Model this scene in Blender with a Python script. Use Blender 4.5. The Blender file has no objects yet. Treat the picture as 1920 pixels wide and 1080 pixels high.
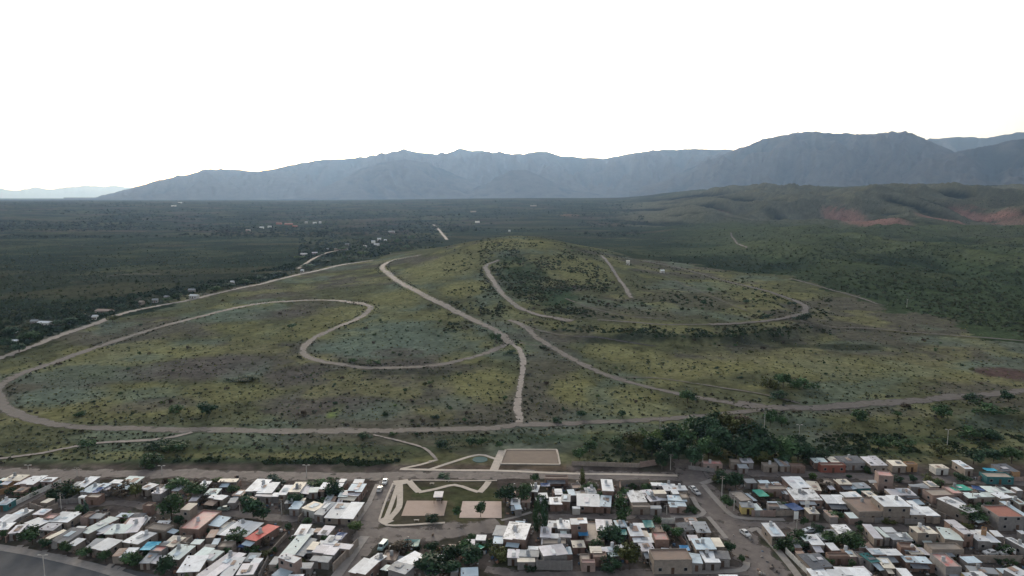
import bpy, math, random
import numpy as np
R = math.radians
rng = np.random.default_rng(7)
random.seed(7)
scene = bpy.context.scene
C = scene.collection

# ------------------------------------------------------------------ camera
CAM_H, PITCH, F = 110.0, R(7.57), 1280.0          # photo pixels 1920 x 1080
cam = bpy.data.cameras.new("camera"); camo = bpy.data.objects.new("camera", cam); C.objects.link(camo)
cam.lens = 24.0; cam.sensor_width = 36.0; cam.clip_start = 1.0; cam.clip_end = 80000.0
camo.location = (0, 0, CAM_H); camo.rotation_euler = (R(90) - PITCH, 0, 0)
scene.camera = camo
# ------------------------------------------------------------------ light
SUN_EL, SUN_AZ = R(14), R(-13)                      # ahead, a little to the left
world = bpy.data.worlds.new("World"); scene.world = world; world.use_nodes = True
wn = world.node_tree; wn.nodes.clear()
sky = wn.nodes.new("ShaderNodeTexSky"); sky.sky_type = 'NISHITA'; sky.sun_disc = False
sky.sun_elevation = SUN_EL; sky.sun_rotation = SUN_AZ
sky.altitude = 900; sky.air_density = 1.0; sky.dust_density = 6.0; sky.ozone_density = 1.0
hsv = wn.nodes.new("ShaderNodeHueSaturation"); hsv.inputs['Saturation'].default_value = 0.30   # thin overcast veil
bg = wn.nodes.new("ShaderNodeBackground"); bg.inputs['Strength'].default_value = 0.15
wo = wn.nodes.new("ShaderNodeOutputWorld")
wn.links.new(sky.outputs[0], hsv.inputs['Color']); wn.links.new(hsv.outputs[0], bg.inputs[0]); wn.links.new(bg.outputs[0], wo.inputs[0])
sl = bpy.data.lights.new("sun", 'SUN'); sl.energy = 0.8; sl.angle = R(14); sl.color = (1, .95, .88)
so = bpy.data.objects.new("sun", sl); C.objects.link(so)
so.rotation_euler = (R(90) - SUN_EL, 0, math.pi - SUN_AZ)
scene.view_settings.view_transform = 'Standard'; scene.view_settings.look = 'None'
scene.view_settings.exposure = 0.75; scene.view_settings.gamma = 1
cy = scene.cycles
cy.max_bounces = 4; cy.diffuse_bounces = 2; cy.glossy_bounces = 1; cy.transmission_bounces = 2; cy.transparent_max_bounces = 6; cy.volume_bounces = 0
cy.caustics_reflective = cy.caustics_refractive = False

# ------------------------------------------------------------------ noise
def _h(ix, iy, s):
    v = (ix.astype(np.int64) * 374761393 + iy.astype(np.int64) * 668265263 + s * 144269504) & 0xffffffff
    v = ((v ^ (v >> 13)) * 1274126177) & 0xffffffff
    v = ((v ^ (v >> 15)) * 2246822519) & 0xffffffff
    return ((v ^ (v >> 16)) & 0xffffff) / float(0xffffff)
def vn(x, y, s=0):
    ix, iy = np.floor(x), np.floor(y); fx, fy = x - ix, y - iy
    fx = fx * fx * (3 - 2 * fx); fy = fy * fy * (3 - 2 * fy)
    a, b, c, d = _h(ix, iy, s), _h(ix + 1, iy, s), _h(ix, iy + 1, s), _h(ix + 1, iy + 1, s)
    return (a + (b - a) * fx) * (1 - fy) + (c + (d - c) * fx) * fy
def fbm(x, y, s=0, o=4):
    t, a, n = 0, 1.0, 0
    for k in range(o):
        t = t + a * vn(x * 2 ** k + 13.7 * k, y * 2 ** k - 7.1 * k, s + k); n += a; a *= .5
    return t / n
def ridged(x, y, s=0, o=4):
    t, a, n = 0, 1.0, 0
    for k in range(o):
        t = t + a * (1 - abs(2 * vn(x * 2 ** k + 5.3 * k, y * 2 ** k + 3.1 * k, s + k) - 1)); n += a; a *= .5
    return t / n
def ss(a, b, x):
    t = np.clip((x - a) / (b - a), 0, 1); return t * t * (3 - 2 * t)

# ------------------------------------------------------------------ pixels to rays and ground
cp, sp = math.cos(PITCH), math.sin(PITCH)
def ray(px, py):
    a = (np.asarray(px, float) - 960) / F; b = (540 - np.asarray(py, float)) / F
    return a, cp + b * sp, -sp + b * cp            # unnormalised, camera depth 1
def at_z(px, py, z):
    a, y, w = ray(px, py); t = (z - CAM_H) / w
    return np.array([a * t, y * t, np.full_like(a * t, z)])
def to_px(x, y, z):
    dz = z - CAM_H; depth = y * cp - dz * sp; up = y * sp + dz * cp
    return 960 + F * x / depth, 540 - F * up / depth
SCARP = at_z(np.array([1010, 1100, 1200, 1290, 1380, 1440, 1480, 1515.]), np.array([604, 611, 615, 616, 613, 606, 602, 596.]), 14.)
def H(x, y):
    x = np.asarray(x, float); y = np.asarray(y, float)
    d = np.hypot(x, y) + 1e-6; az = np.arctan2(x, np.maximum(y, 1e-3))
    h = 40 * np.exp(-((x - 8) / 150) ** 2 - ((y - 1080) / np.where(y < 1080, 330, 240)) ** 2)
    h = h + 9 * ss(340, 720, y) * np.exp(-(x / 560) ** 4) * (1 - ss(1250, 1700, d))
    h = h - 9 * ss(0, 90, -x - 60 - .55 * (y - 300)) * ss(420, 560, d) * (1 - ss(1800, 2600, d))*0   # left valley kept level
    h = h + 3.2 * ss(312, 324, y + 4 * np.sin(x / 23)) * ss(95, 150, x) * (1 - ss(420, 520, d))      # terrace behind the town
    ys = np.interp(x, SCARP[0], SCARP[1]); inx = ss(30, 80, x) * (1 - ss(SCARP[0][-1] - 5, SCARP[0][-1] + 30, x))
    h = h + 5 * ss(-16, -3, y - ys) * inx * (1 - ss(60, 260, y - ys))                                # embankment of the right loop
    wild = ss(300, 420, d)
    h = h + wild * (1.6 * (fbm(x / 45, y / 45, 3) - .5) + 5 * (fbm(x / 190, y / 190, 9) - .5) * ss(350, 700, d))
    hills = ss(.16, .42, az + .06 * np.sin(d / 300)) * ss(750, 1250, d) * (1 - ss(3600, 4800, d))
    h = h + hills * (ridged(x / 300, y / 520, 21, 5) - .45) * 78
    bad = ss(.13, .30, az) * ss(2450, 3250, d + 900 * (fbm(x / 330, y / 500, 31) - .5)) * (1 - ss(4300, 5400, d) * .35)
    bad = bad * (.62 + .38 * ss(.13, .34, az))
    h = h + bad * (44 + 70 * fbm(x / 420, y / 500, 41, 4) + 85 * (ridged((x + .25 * y) / 130, y / 620, 47, 4) - .5))
    ped = ss(2300, 6300, d)
    h = h + ped * (74 + 26 * ss(-.3, .05, az) + 22 * ss(.1, .3, az)) + ss(600, 2500, d) * 3.5 * (fbm(x / 260, y / 260, 51) - .5)
    return h
AZ_ = np.linspace(R(-62), R(62), 760); KD_ = np.concatenate([np.geomspace(70, 150, 25)[:-1], np.geomspace(150, 1500, 560)[:-1], np.geomspace(1500, 6500, 230)[:-1], np.geomspace(6500, 60500, 64)])
A, D = np.meshgrid(AZ_, KD_); ZG = H(D * np.sin(A), D * np.cos(A))
H_exact = H
def H(x, y):
    """height of the ground mesh itself, read off its own grid"""
    x = np.asarray(x, float); y = np.asarray(y, float); d = np.clip(np.hypot(x, y), KD_[0], KD_[-1] - 1); a = np.clip(np.arctan2(x, y), AZ_[0], AZ_[-1] - 1e-6)
    i = np.clip(np.searchsorted(KD_, d, side='right') - 1, 0, len(KD_) - 2); f = (d - KD_[i]) / (KD_[i + 1] - KD_[i])
    q = (a - AZ_[0]) / (AZ_[1] - AZ_[0]); j = np.clip(q.astype(int), 0, len(AZ_) - 2); g = q - j
    return (ZG[i, j] * (1 - g) + ZG[i, j + 1] * g) * (1 - f) + (ZG[i + 1, j] * (1 - g) + ZG[i + 1, j + 1] * g) * f
LOGD = np.geomspace(140, 60000, 450)
def ground(px, py):
    px = np.atleast_1d(np.asarray(px, float)); py = np.atleast_1d(np.asarray(py, float))
    a, yy, w = ray(px, py); hor = np.hypot(a, yy)
    out = np.zeros((len(px), 3))
    for i in range(0, len(px), 2000):
        s = slice(i, i + 2000)
        t = LOGD[None, :] / hor[s, None]
        diff = CAM_H + t * w[s, None] - H(a[s, None] * t, yy[s, None] * t)
        hit = diff < 0; k = np.where(hit.any(1), hit.argmax(1), len(LOGD) - 1); k = np.maximum(k, 1)
        n = np.arange(len(k)); t0, t1 = t[n, k - 1], t[n, k]
        for _ in range(14):
            m = (t0 + t1) / 2; below = CAM_H + m * w[s] - H(a[s] * m, yy[s] * m) < 0
            t1 = np.where(below, m, t1); t0 = np.where(below, t0, m)
        out[s] = np.stack([a[s] * t1, yy[s] * t1, H(a[s] * t1, yy[s] * t1)], 1)
    return out
def G(px, py): return ground([px], [py])[0]

# ------------------------------------------------------------------ materials
def mat(name, col, rough=.85, var=.25, scale=1.0, attr=None, objvar=0.0, spec=.2, bump=None, mix=None):
    m = bpy.data.materials.new(name); m.use_nodes = True; nt = m.node_tree; nt.nodes.clear(); N = nt.nodes.new; L = nt.links.new
    out = N("ShaderNodeOutputMaterial"); p = N("ShaderNodeBsdfPrincipled"); L(p.outputs[0], out.inputs[0])
    p.inputs['Roughness'].default_value = rough; p.inputs['Specular IOR Level'].default_value = spec
    tc = N("ShaderNodeTexCoord"); no = N("ShaderNodeTexNoise"); no.inputs['Scale'].default_value = scale; no.inputs['Detail'].default_value = 5; no.inputs['Roughness'].default_value = .65
    oi = N("ShaderNodeObjectInfo"); va = N("ShaderNodeVectorMath"); va.operation = 'MULTIPLY_ADD'
    L(oi.outputs['Random'], va.inputs[0]); va.inputs[1].default_value = (37, 53, 71); L(tc.outputs['Object'], va.inputs[2]); L(va.outputs[0], no.inputs['Vector'])
    mr = N("ShaderNodeMapRange"); mr.inputs[1].default_value = .3; mr.inputs[2].default_value = .7; mr.inputs[3].default_value = 1 - var; mr.inputs[4].default_value = 1 + var
    L(no.outputs[0], mr.inputs[0])
    if attr:
        a = N("ShaderNodeAttribute"); a.attribute_name = attr; src = a.outputs['Color']
    else:
        c = N("ShaderNodeRGB"); c.outputs[0].default_value = (*col, 1); src = c.outputs[0]
    mul = N("ShaderNodeVectorMath"); mul.operation = 'SCALE'; L(src, mul.inputs[0]); L(mr.outputs[0], mul.inputs['Scale']); cur = mul.outputs[0]
    if objvar:
        m2 = N("ShaderNodeMapRange"); m2.inputs[3].default_value = 1 - objvar; m2.inputs[4].default_value = 1 + objvar; L(oi.outputs['Random'], m2.inputs[0])
        mu = N("ShaderNodeVectorMath"); mu.operation = 'SCALE'; L(cur, mu.inputs[0]); L(m2.outputs[0], mu.inputs['Scale']); cur = mu.outputs[0]
    if mix:                                          # stains: second colour where a coarser noise is high
        n2 = N("ShaderNodeTexNoise"); n2.inputs['Scale'].default_value = mix[1]; n2.inputs['Detail'].default_value = 6; n2.inputs['Roughness'].default_value = .7; L(va.outputs[0], n2.inputs['Vector'])
        r2 = N("ShaderNodeMapRange"); r2.inputs[1].default_value = mix[2]; r2.inputs[2].default_value = mix[2] + .12; L(n2.outputs[0], r2.inputs[0]); r2.inputs[4].default_value = mix[3]
        mx = N("ShaderNodeMix"); mx.data_type = 'RGBA'; L(r2.outputs[0], mx.inputs[0]); L(cur, mx.inputs[6]); mx.inputs[7].default_value = (*mix[0], 1); cur = mx.outputs[2]
    L(cur, p.inputs['Base Color'])
    if bump:
        w = N("ShaderNodeTexWave"); w.bands_direction = bump[0]; w.inputs['Scale'].default_value = bump[1]; L(tc.outputs['Object'], w.inputs['Vector'])
        b = N("ShaderNodeBump"); b.inputs['Strength'].default_value = bump[2]; b.inputs['Distance'].default_value = .05; L(w.outputs[0], b.inputs['Height']); L(b.outputs[0], p.inputs['Normal'])
    return m
def strip_mat(name, col, var=.22, scale=.35, mix=None):
    """loose surface whose ragged edge thins out into the ground (attribute 'rim' is 0 at the rim, 1 inside)"""
    m = mat(name, col, var=var, scale=scale, mix=mix); nt = m.node_tree; N = nt.nodes.new; L = nt.links.new
    p = next(n for n in nt.nodes if n.type == 'BSDF_PRINCIPLED'); out = next(n for n in nt.nodes if n.type == 'OUTPUT_MATERIAL')
    a = N("ShaderNodeAttribute"); a.attribute_name = 'rim'; tc = N("ShaderNodeTexCoord"); no = N("ShaderNodeTexNoise"); no.inputs['Scale'].default_value = .22; no.inputs['Detail'].default_value = 5
    L(tc.outputs['Object'], no.inputs['Vector'])
    s = N("ShaderNodeMath"); s.operation = 'MULTIPLY_ADD'; L(no.outputs[0], s.inputs[0]); s.inputs[1].default_value = 2.2; s.inputs[2].default_value = -1.35
    ad = N("ShaderNodeMath"); L(a.outputs['Fac'], ad.inputs[0]); L(s.outputs[0], ad.inputs[1])
    r = N("ShaderNodeMapRange"); r.inputs[1].default_value = .05; r.inputs[2].default_value = .4; L(ad.outputs[0], r.inputs[0])
    tr = N("ShaderNodeBsdfTransparent"); mx = N("ShaderNodeMixShader"); L(r.outputs[0], mx.inputs[0]); L(tr.outputs[0], mx.inputs[1]); L(p.outputs[0], mx.inputs[2]); L(mx.outputs[0], out.inputs[0])
    return m

# ------------------------------------------------------------------ object helpers
def tag(o, label=None, cat=None, group=None, kind=None):
    for k, v in (('label', label), ('category', cat), ('group', group), ('kind', kind)):
        if v: o[k] = v
    return o
def mesh(name, v, f, m=None, parent=None, smooth=False):
    me = bpy.data.meshes.new(name); me.from_pydata([tuple(map(float, p)) for p in v], [], f)
    if m: me.materials.append(m)
    if smooth: me.shade_smooth()
    o = bpy.data.objects.new(name, me); C.objects.link(o)
    if parent: o.parent = parent
    return o
def big_mesh(name, v, f, m, smooth=True):
    """v (n,3) and f (m,k) numpy arrays"""
    me = bpy.data.meshes.new(name); k = f.shape[1]
    me.vertices.add(len(v)); me.vertices.foreach_set('co', np.asarray(v, np.float32).ravel())
    me.loops.add(f.size); me.loops.foreach_set('vertex_index', f.astype(np.int32).ravel())
    me.polygons.add(len(f)); me.polygons.foreach_set('loop_start', np.arange(0, f.size, k, dtype=np.int32))
    me.update(calc_edges=True); me.validate(); me.materials.append(m)
    if smooth: me.shade_smooth()
    return me
def link(name, me, parent=None, loc=None):
    o = bpy.data.objects.new(name, me); C.objects.link(o)
    if parent: o.parent = parent
    if loc is not None: o.location = loc
    return o
def empty(name, loc, rz=0):
    o = bpy.data.objects.new(name, None); C.objects.link(o); o.location = loc; o.rotation_euler = (0, 0, rz); o.empty_display_size = .5; return o
def set_col(me, cols, name='col'):
    a = me.color_attributes.new(name, 'FLOAT_COLOR', 'POINT')
    a.data.foreach_set('color', np.concatenate([cols, np.ones((len(cols), 1))], 1).astype(np.float32).ravel())
def grid_faces(nr, nc):
    i = np.arange(nr - 1)[:, None] * nc + np.arange(nc - 1)[None, :]; i = i.ravel()
    return np.stack([i, i + 1, i + nc + 1, i + nc], 1)
def box(x0, x1, y0, y1, z0, z1):
    return ([(x0, y0, z0), (x1, y0, z0), (x1, y1, z0), (x0, y1, z0), (x0, y0, z1), (x1, y0, z1), (x1, y1, z1), (x0, y1, z1)],
            [(0, 3, 2, 1), (4, 5, 6, 7), (0, 1, 5, 4), (1, 2, 6, 5), (2, 3, 7, 6), (3, 0, 4, 7)])
def join(*vfs):
    V, Fc = [], []
    for v, f in vfs:
        n = len(V); V += list(v); Fc += [tuple(i + n for i in q) for q in f]
    return V, Fc
def tube(p, r0, r1=None, n=8, cap=True):
    """tapered tube along the points p"""
    p = [np.array(q, float) for q in p]; r1 = r0 if r1 is None else r1; V = []; Fc = []
    for i, q in enumerate(p):
        t = (p[min(i + 1, len(p) - 1)] - p[max(i - 1, 0)]); t /= np.linalg.norm(t)
        a = np.cross(t, (1, 0, 0) if abs(t[0]) < .8 else (0, 1, 0)); a /= np.linalg.norm(a); b = np.cross(t, a)
        r = r0 + (r1 - r0) * i / max(1, len(p) - 1)
        for k in range(n):
            w = 2 * math.pi * k / n; V.append(q + r * (a * math.cos(w) + b * math.sin(w)))
    for i in range(len(p) - 1):
        for k in range(n):
            Fc.append((i * n + k, i * n + (k + 1) % n, (i + 1) * n + (k + 1) % n, (i + 1) * n + k))
    if cap: Fc += [tuple(range(n))[::-1], tuple(range((len(p) - 1) * n, len(p) * n))]
    return V, Fc
def poly_world(pts, closed=False):
    a = np.array(pts, float); return ground(a[:, 0], a[:, 1])
def catmull(P, step):
    P = np.asarray(P, float); Q = np.vstack([2 * P[0] - P[1], P, 2 * P[-1] - P[-2]]); out = []
    for i in range(1, len(Q) - 2):
        n = max(2, int(np.linalg.norm(Q[i + 1] - Q[i]) / step))
        for t in np.arange(n) / n:
            out.append(.5 * (2 * Q[i] + (Q[i + 1] - Q[i - 1]) * t + (2 * Q[i - 1] - 5 * Q[i] + 4 * Q[i + 1] - Q[i + 2]) * t ** 2 + (3 * Q[i] - Q[i - 1] - 3 * Q[i + 1] + Q[i + 2]) * t ** 3))
    out.append(Q[-2]); return np.array(out)
def inside(x, y, poly):
    r = np.zeros(np.shape(x), bool); n = len(poly)
    for i in range(n):
        x0, y0 = poly[i][:2]; x1, y1 = poly[(i + 1) % n][:2]
        c = ((y0 > y) != (y1 > y)) & (x < (x1 - x0) * (y - y0) / (y1 - y0 + 1e-12) + x0); r ^= c
    return r

# ------------------------------------------------------------------ where the roads and tracks run (photo pixels, laid on the ground)
ROAD_LEFT = [(-60, 693), (0, 672), (60, 650), (120, 627), (190, 603), (230, 588), (300, 573), (360, 562), (430, 545), (500, 530), (560, 515), (640, 497), (700, 488)]
TRACKS = [
 ('dirt_track', 9, [(970, 797), (900, 804), (800, 806), (700, 808), (600, 808), (500, 808), (400, 806), (330, 807), (250, 804), (150, 801), (80, 792), (30, 775), (3, 755), (-8, 735), (8, 718), (40, 700), (85, 685), (150, 662), (230, 635), (330, 605), (420, 582), (480, 570), (540, 565), (620, 563), (680, 570)], 'main'),
 ('dirt_track', 7.5, [(668, 566), (695, 576), (672, 597), (640, 610), (600, 628), (574, 645), (569, 660), (590, 674), (640, 684), (700, 690), (770, 688), (840, 681), (900, 666), (938, 651), (958, 637)], 'inner'),
 ('dirt_track', 10, [(958, 645), (930, 622), (890, 602), (850, 582), (800, 557), (760, 536), (730, 516), (717, 501), (735, 489), (790, 478)], 'climb'),
 ('dirt_path', 5, [(945, 636), (972, 654), (981, 680), (976, 720), (970, 760), (975, 795)], 'link'),
 ('dirt_track', 8, [(1075, 602), (1040, 597), (1005, 590), (972, 577), (948, 557), (930, 535), (915, 512), (912, 498), (935, 488)], 'mid'),
 ('dirt_track', 7.5, [(955, 600), (985, 613), (1010, 635), (1050, 660), (1100, 687), (1150, 708), (1200, 722), (1270, 738), (1320, 748), (1380, 757), (1440, 763)], 'diag'),
 ('dirt_track', 13, [(1380, 757), (1440, 763), (1500, 765), (1560, 763), (1640, 757), (1720, 750), (1800, 744), (1870, 738), (1960, 729)], 'right'),
 ('dirt_track', 8, [(960, 798), (1050, 795), (1130, 791), (1200, 788), (1260, 785), (1340, 778), (1420, 770), (1490, 765)], 'low'),
 ('dirt_track', 8, [(1205, 489), (1260, 500), (1330, 519), (1400, 537), (1460, 554), (1500, 569), (1511, 581), (1495, 592), (1455, 600), (1400, 606), (1330, 609)], 'loop'),
 ('dirt_path', 4, [(1330, 609), (1250, 609), (1180, 604), (1120, 600)], 'loopend'),
 ('dirt_track', 7, [(1128, 480), (1148, 505), (1168, 534), (1184, 560)], 'short'),
 ('dirt_path', 5, [(1480, 523), (1560, 545), (1610, 559), (1645, 571)], 'edge'),
 ('dirt_path', 3.6, [(-40, 866), (0, 861), (80, 850), (140, 838), (200, 830), (280, 826), (330, 819), (360, 811)], 'lowleft'),
 ('gravel_road', 11, [(812, 420), (826, 435), (838, 450)], 'far'),
 ('dirt_path', 2.0, [(700, 816), (750, 828), (795, 841), (818, 862)], 'foot'),
 ('dirt_path', 2.0, [(965, 640), (1000, 648), (1040, 651)], 'foot2'),
 ('dirt_path', 4, [(1500, 603), (1530, 610), (1600, 616), (1700, 624), (1800, 632), (1940, 644)], 'bank'),
 ('dirt_path', 5, [(200, 519), (250, 515), (300, 515)], 'farleft'),
 ('dirt_path', 8, [(560, 505), (600, 480), (650, 467)], 'farleft2'),
 ('dirt_path', 2, [(1060, 560), (1110, 578), (1170, 592), (1250, 600)], 'trail'), ('dirt_path', 2, [(985, 613), (1060, 630), (1140, 636), (1230, 650)], 'trail2'), ('dirt_path', 2, [(1190, 500), (1250, 520), (1330, 556), (1400, 585)], 'trail3'), ('dirt_path', 2, [(1150, 708), (1250, 712), (1400, 735), (1500, 758)], 'trail4'),
 ('dirt_path', 6, [(1370, 437), (1380, 455), (1400, 466)], 'gully'),
]
# ------------------------------------------------------------------ terrain
fieldpoly = np.vstack([poly_world([(-200, 760), (-60, 690), (0, 670), (120, 625), (230, 586), (360, 560), (500, 528), (640, 495), (690, 488)])[:, :2],
    np.array([(-190, 1330), (-80, 1480), (60, 1500), (190, 1360)]),
    poly_world([(1150, 478), (1230, 487), (1330, 500), (1480, 522), (1640, 566), (1760, 596), (1990, 650)])[:, :2],
    np.array([(420, 260), (420, 100), (-420, 100), (-420, 300)])])
#   x, y, rx, ry, kind, amount   (photo pixels of the patch on the ground)
PATCH = [(180, 770, 160, 25, 'y', .6), (330, 660, 120, 16, 'y', .8), (420, 735, 110, 22, 'y', .6), (640, 590, 60, 18, 'y', .8), (560, 620, 60, 20, 'y', .7), (520, 590, 100, 10, 'm', .5),
 (900, 720, 70, 40, 'y', .9), (1075, 730, 50, 35, 'y', .9), (1180, 745, 60, 20, 'y', .6), (740, 560, 60, 30, 'y', .6), (830, 500, 80, 25, 'y', .9), (870, 540, 50, 18, 'y', .9),
 (960, 455, 90, 16, 'y', .8), (1080, 500, 80, 30, 'y', .8), (1180, 660, 80, 22, 'y', .85), (1300, 690, 130, 22, 'y', .8), (1500, 680, 160, 30, 'y', .55), (1750, 690, 150, 25, 'y', .5), (1400, 540, 60, 20, 'y', .4),
 (630, 770, 16, 14, 'l', 1.), (120, 745, 100, 22, 'b', .8), (270, 740, 70, 20, 'b', .6), (460, 695, 45, 22, 'b', 1.), (420, 590, 80, 16, 'b', .5), (270, 670, 60, 10, 'b', .5), (690, 640, 90, 34, 'b', .9), (820, 640, 70, 26, 'b', .7), (740, 610, 90, 14, 'b', .5),
 (700, 770, 90, 20, 'b', .6), (850, 755, 50, 18, 'b', .4), (1120, 740, 30, 20, 'b', .4), (1850, 690, 70, 16, 'b', .8), (1780, 640, 80, 14, 'b', .5), (1600, 650, 80, 12, 'b', .4),
 (380, 690, 140, 26, 'm', .8), (290, 760, 90, 16, 'm', .6), (560, 700, 60, 26, 'm', .7), (600, 760, 110, 22, 'm', .7), (800, 690, 120, 14, 'm', .7), (740, 660, 50, 8, 'm', .6), (1030, 680, 60, 40, 'm', .5), (1050, 630, 100, 14, 'm', .5), (1180, 585, 130, 16, 'm', .4), (1300, 560, 120, 25, 'm', .35), (1880, 700, 60, 14, 'r', 1.), (1650, 770, 160, 14, 'm', .5),
 (980, 520, 50, 30, 'g', .7), (1040, 555, 40, 22, 'g', .9), (960, 490, 40, 12, 'g', .5), (1250, 628, 160, 14, 'd', 1.), (1560, 650, 140, 6, 'd', .9), (1440, 640, 60, 8, 'd', .6), (740, 697, 160, 6, 'd', .6), (1300, 655, 120, 8, 'd', .5),
 (300, 872, 420, 9, 'd', .9), (560, 872, 200, 8, 'd', .9), (60, 835, 90, 10, 'd', .5), (1720, 825, 180, 12, 'g', .7), (1700, 800, 200, 4, 'y', .6), (1650, 850, 130, 12, 'g', .5), (380, 852, 330, 12, 'y', .5), (500, 842, 420, 8, 'g', .45), (400, 865, 420, 7, 'g', .6), (1720, 850, 200, 10, 'g', .5), (960, 822, 160, 8, 'g', .5), (1130, 845, 100, 20, 'd', .7), (1150, 820, 140, 10, 'g', .6)]
PC = {'y': (.162, .162, .078), 'b': (.112, .146, .116), 'm': (.092, .084, .078), 'g': (.036, .060, .033), 'd': (.040, .047, .032), 'l': (.15, .21, .04), 'r': (.085, .06, .056)}
LAWNS = [(at_z(np.array(q)[:, 0], np.array(q)[:, 1], 0).T[:, :2], col) for q, col in [
  ([(735, 903), (930, 903), (945, 945), (945, 985), (840, 985), (725, 983), (712, 970)], (.080, .076, .046)), ([(760, 880), (1060, 884), (1060, 842), (930, 840), (820, 858)], (.105, .082, .062)),
  ([(780, 912), (930, 914), (940, 945), (860, 975), (850, 940), (770, 932)], (.062, .068, .036)), ([(30, 930), (85, 916), (60, 930), (10, 950)], (.03, .05, .028)), ([(95, 915), (140, 910), (150, 940), (95, 940)], (.03, .045, .028)),
  ([(570, 910), (615, 910), (600, 945), (570, 940)], (.045, .055, .03)), ([(1290, 945), (1318, 950), (1305, 962), (1265, 962)], (.045, .055, .03)), ([(1405, 1000), (1425, 1005), (1500, 1075), (1485, 1080)], (.04, .052, .03)), ([(1540, 1005), (1600, 1005), (1610, 1030), (1545, 1030)], (.045, .05, .03)), ([(940, 1040), (990, 1060), (985, 1072), (920, 1065)], (.05, .055, .032))]]
def land_cover(x, y, z):
    d = np.hypot(x, y); az = np.arctan2(x, y)
    n1, n2, n3 = fbm(x / 34, y / 34, 61, 5), fbm(x / 90, y / 90, 67, 4), fbm(x / 9, y / 9, 71, 3)
    def lerp(c, col, w): return c * (1 - w[:, None]) + np.array(col)[None, :] * w[:, None]
    c = np.tile(np.array((.082, .088, .052)), (len(x), 1))
    c = lerp(c, PC['m'], ss(.5, .62, n2) * .6); c = lerp(c, PC['b'], ss(.55, .68, fbm(x / 60, y / 60, 77)) * .5); c = lerp(c, PC['y'], ss(.52, .66, n1) * .55)
    for px, py, rx, ry, k, am in PATCH:
        P = G(px, py); lo = G(px, py + ry); dep = math.hypot(P[0], P[1]); wx = rx * P[1] / F; wy = max(abs(P[1] - lo[1]), 3)
        q = ((x - P[0]) / wx) ** 2 + ((y - P[1]) / wy) ** 2
        w = (1 - ss(.25, 1.35, q + 1.4 * (n1 - .5) + .9 * (n3 - .5))) * am
        c = lerp(c, PC[k], np.clip(w, 0, 1))
    # beyond the tracks: dark scrub plain
    f = inside(x + 90 * (n2 - .5) + 60 * (n1 - .5), y + 200 * (n1 - .5) * ss(300, 700, y), fieldpoly) & (d > 120)
    plain = np.tile(np.array((.030, .042, .026)), (len(x), 1))
    st = fbm(x / 420, y / 160, 81, 5)
    plain = lerp(plain, (.062, .061, .036), ss(.48, .64, st) * .75); plain = lerp(plain, (.030, .043, .029), ss(.5, .62, fbm(x / 260, y / 200, 87, 4)) * .8)
    plain = lerp(plain, (.072, .080, .044), ss(.52, .62, fbm(x / 140, y / 110, 85, 4)) * .55); plain = lerp(plain, (.016, .026, .018), ss(.53, .62, fbm(x / 95, y / 80, 86, 4)) * .6)
    near_r = ss(.2, .34, az) * (1 - ss(1500, 2300, d)); plain = lerp(plain, (.050, .072, .039), near_r * (.25 + .6 * ss(.42, .65, fbm(x / 70, y / 160, 89, 4))))
    plain = lerp(plain, (.09, .062, .055), ss(.6, .7, fbm(x / 200, y / 160, 93, 4)) * .4 * ss(1400, 2600, d))
    badm = ss(.13, .2, az) * ss(2300, 2700, d) * (1 - ss(4300, 5000, d))
    plain = lerp(plain, (.066, .068, .050), badm * .6)
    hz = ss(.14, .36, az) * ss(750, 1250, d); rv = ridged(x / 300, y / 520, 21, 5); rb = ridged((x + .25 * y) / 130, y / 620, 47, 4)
    plain = lerp(plain, (.018, .028, .019), hz * (1 - ss(.42, .55, rv)) * .85 * (1 - badm)); plain = lerp(plain, (.070, .086, .048), hz * ss(.54, .68, rv) * .8 * (1 - badm))  # hill relief painted in: gullies darkened, ridge tops lightened as if shaded
    plain = lerp(plain, (.011, .018, .015), badm * (1 - ss(.47, .54, rb)) * .95); plain = lerp(plain, (.100, .104, .076), badm * ss(.55, .68, rb) * .85)  # badland shading painted into the albedo, dark gullies against light crests
    for px, py, rx, ry, am in [(1640, 417, 50, 7, .9), (1770, 411, 26, 9, .9), (1840, 409, 36, 10, 1.), (1890, 412, 22, 9, .5), (1580, 411, 26, 4, .9), (1350, 396, 16, 5, .5), (1068, 404, 18, 4, .5)]:
        P = G(px, py); q = ((x - P[0]) / (rx * P[1] / F)) ** 2 + ((y - P[1]) / 150) ** 2
        w = (1 - ss(.3, 1.4, q)) * ss(.42, .60, ridged((x + .5 * y) / 60, y / 300, 99, 3)) * am
        plain = lerp(plain, (.20, .118, .10), w)
    c = np.where(f[:, None], c, plain)
    # the town's dusty ground
    t = (1 - ss(268, 276, y + 2 * (n3 - .5))); dust = np.array((.098, .083, .075))[None, :] * (.72 + .56 * n3)[:, None]
    dust = lerp(dust, (.052, .052, .038), ss(.52, .64, fbm(x / 7, y / 7, 103, 3)) * .8)
    for poly, col in LAWNS:
        w = inside(x, y, poly) * (.55 + .45 * ss(.35, .6, n3)); dust = lerp(dust, col, w)
    c = c * (1 - t[:, None]) + dust * t[:, None]
    c = c * (.66 + .68 * n3)[:, None] * (.85 + .3 * fbm(x / 4, y / 4, 107, 2))[:, None]
    return np.clip(c, .01, .8)
az, k = AZ_, KD_; X, Y, Z = (D * np.sin(A)).ravel(), (D * np.cos(A)).ravel(), ZG.ravel()
M_land = mat('land_cover', (0, 0, 0), attr='col', var=.38, scale=.28, rough=1.0, spec=0)
me = big_mesh('ground', np.stack([X, Y, Z], 1), grid_faces(len(k), len(az)), M_land)
set_col(me, land_cover(X, Y, Z))
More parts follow.
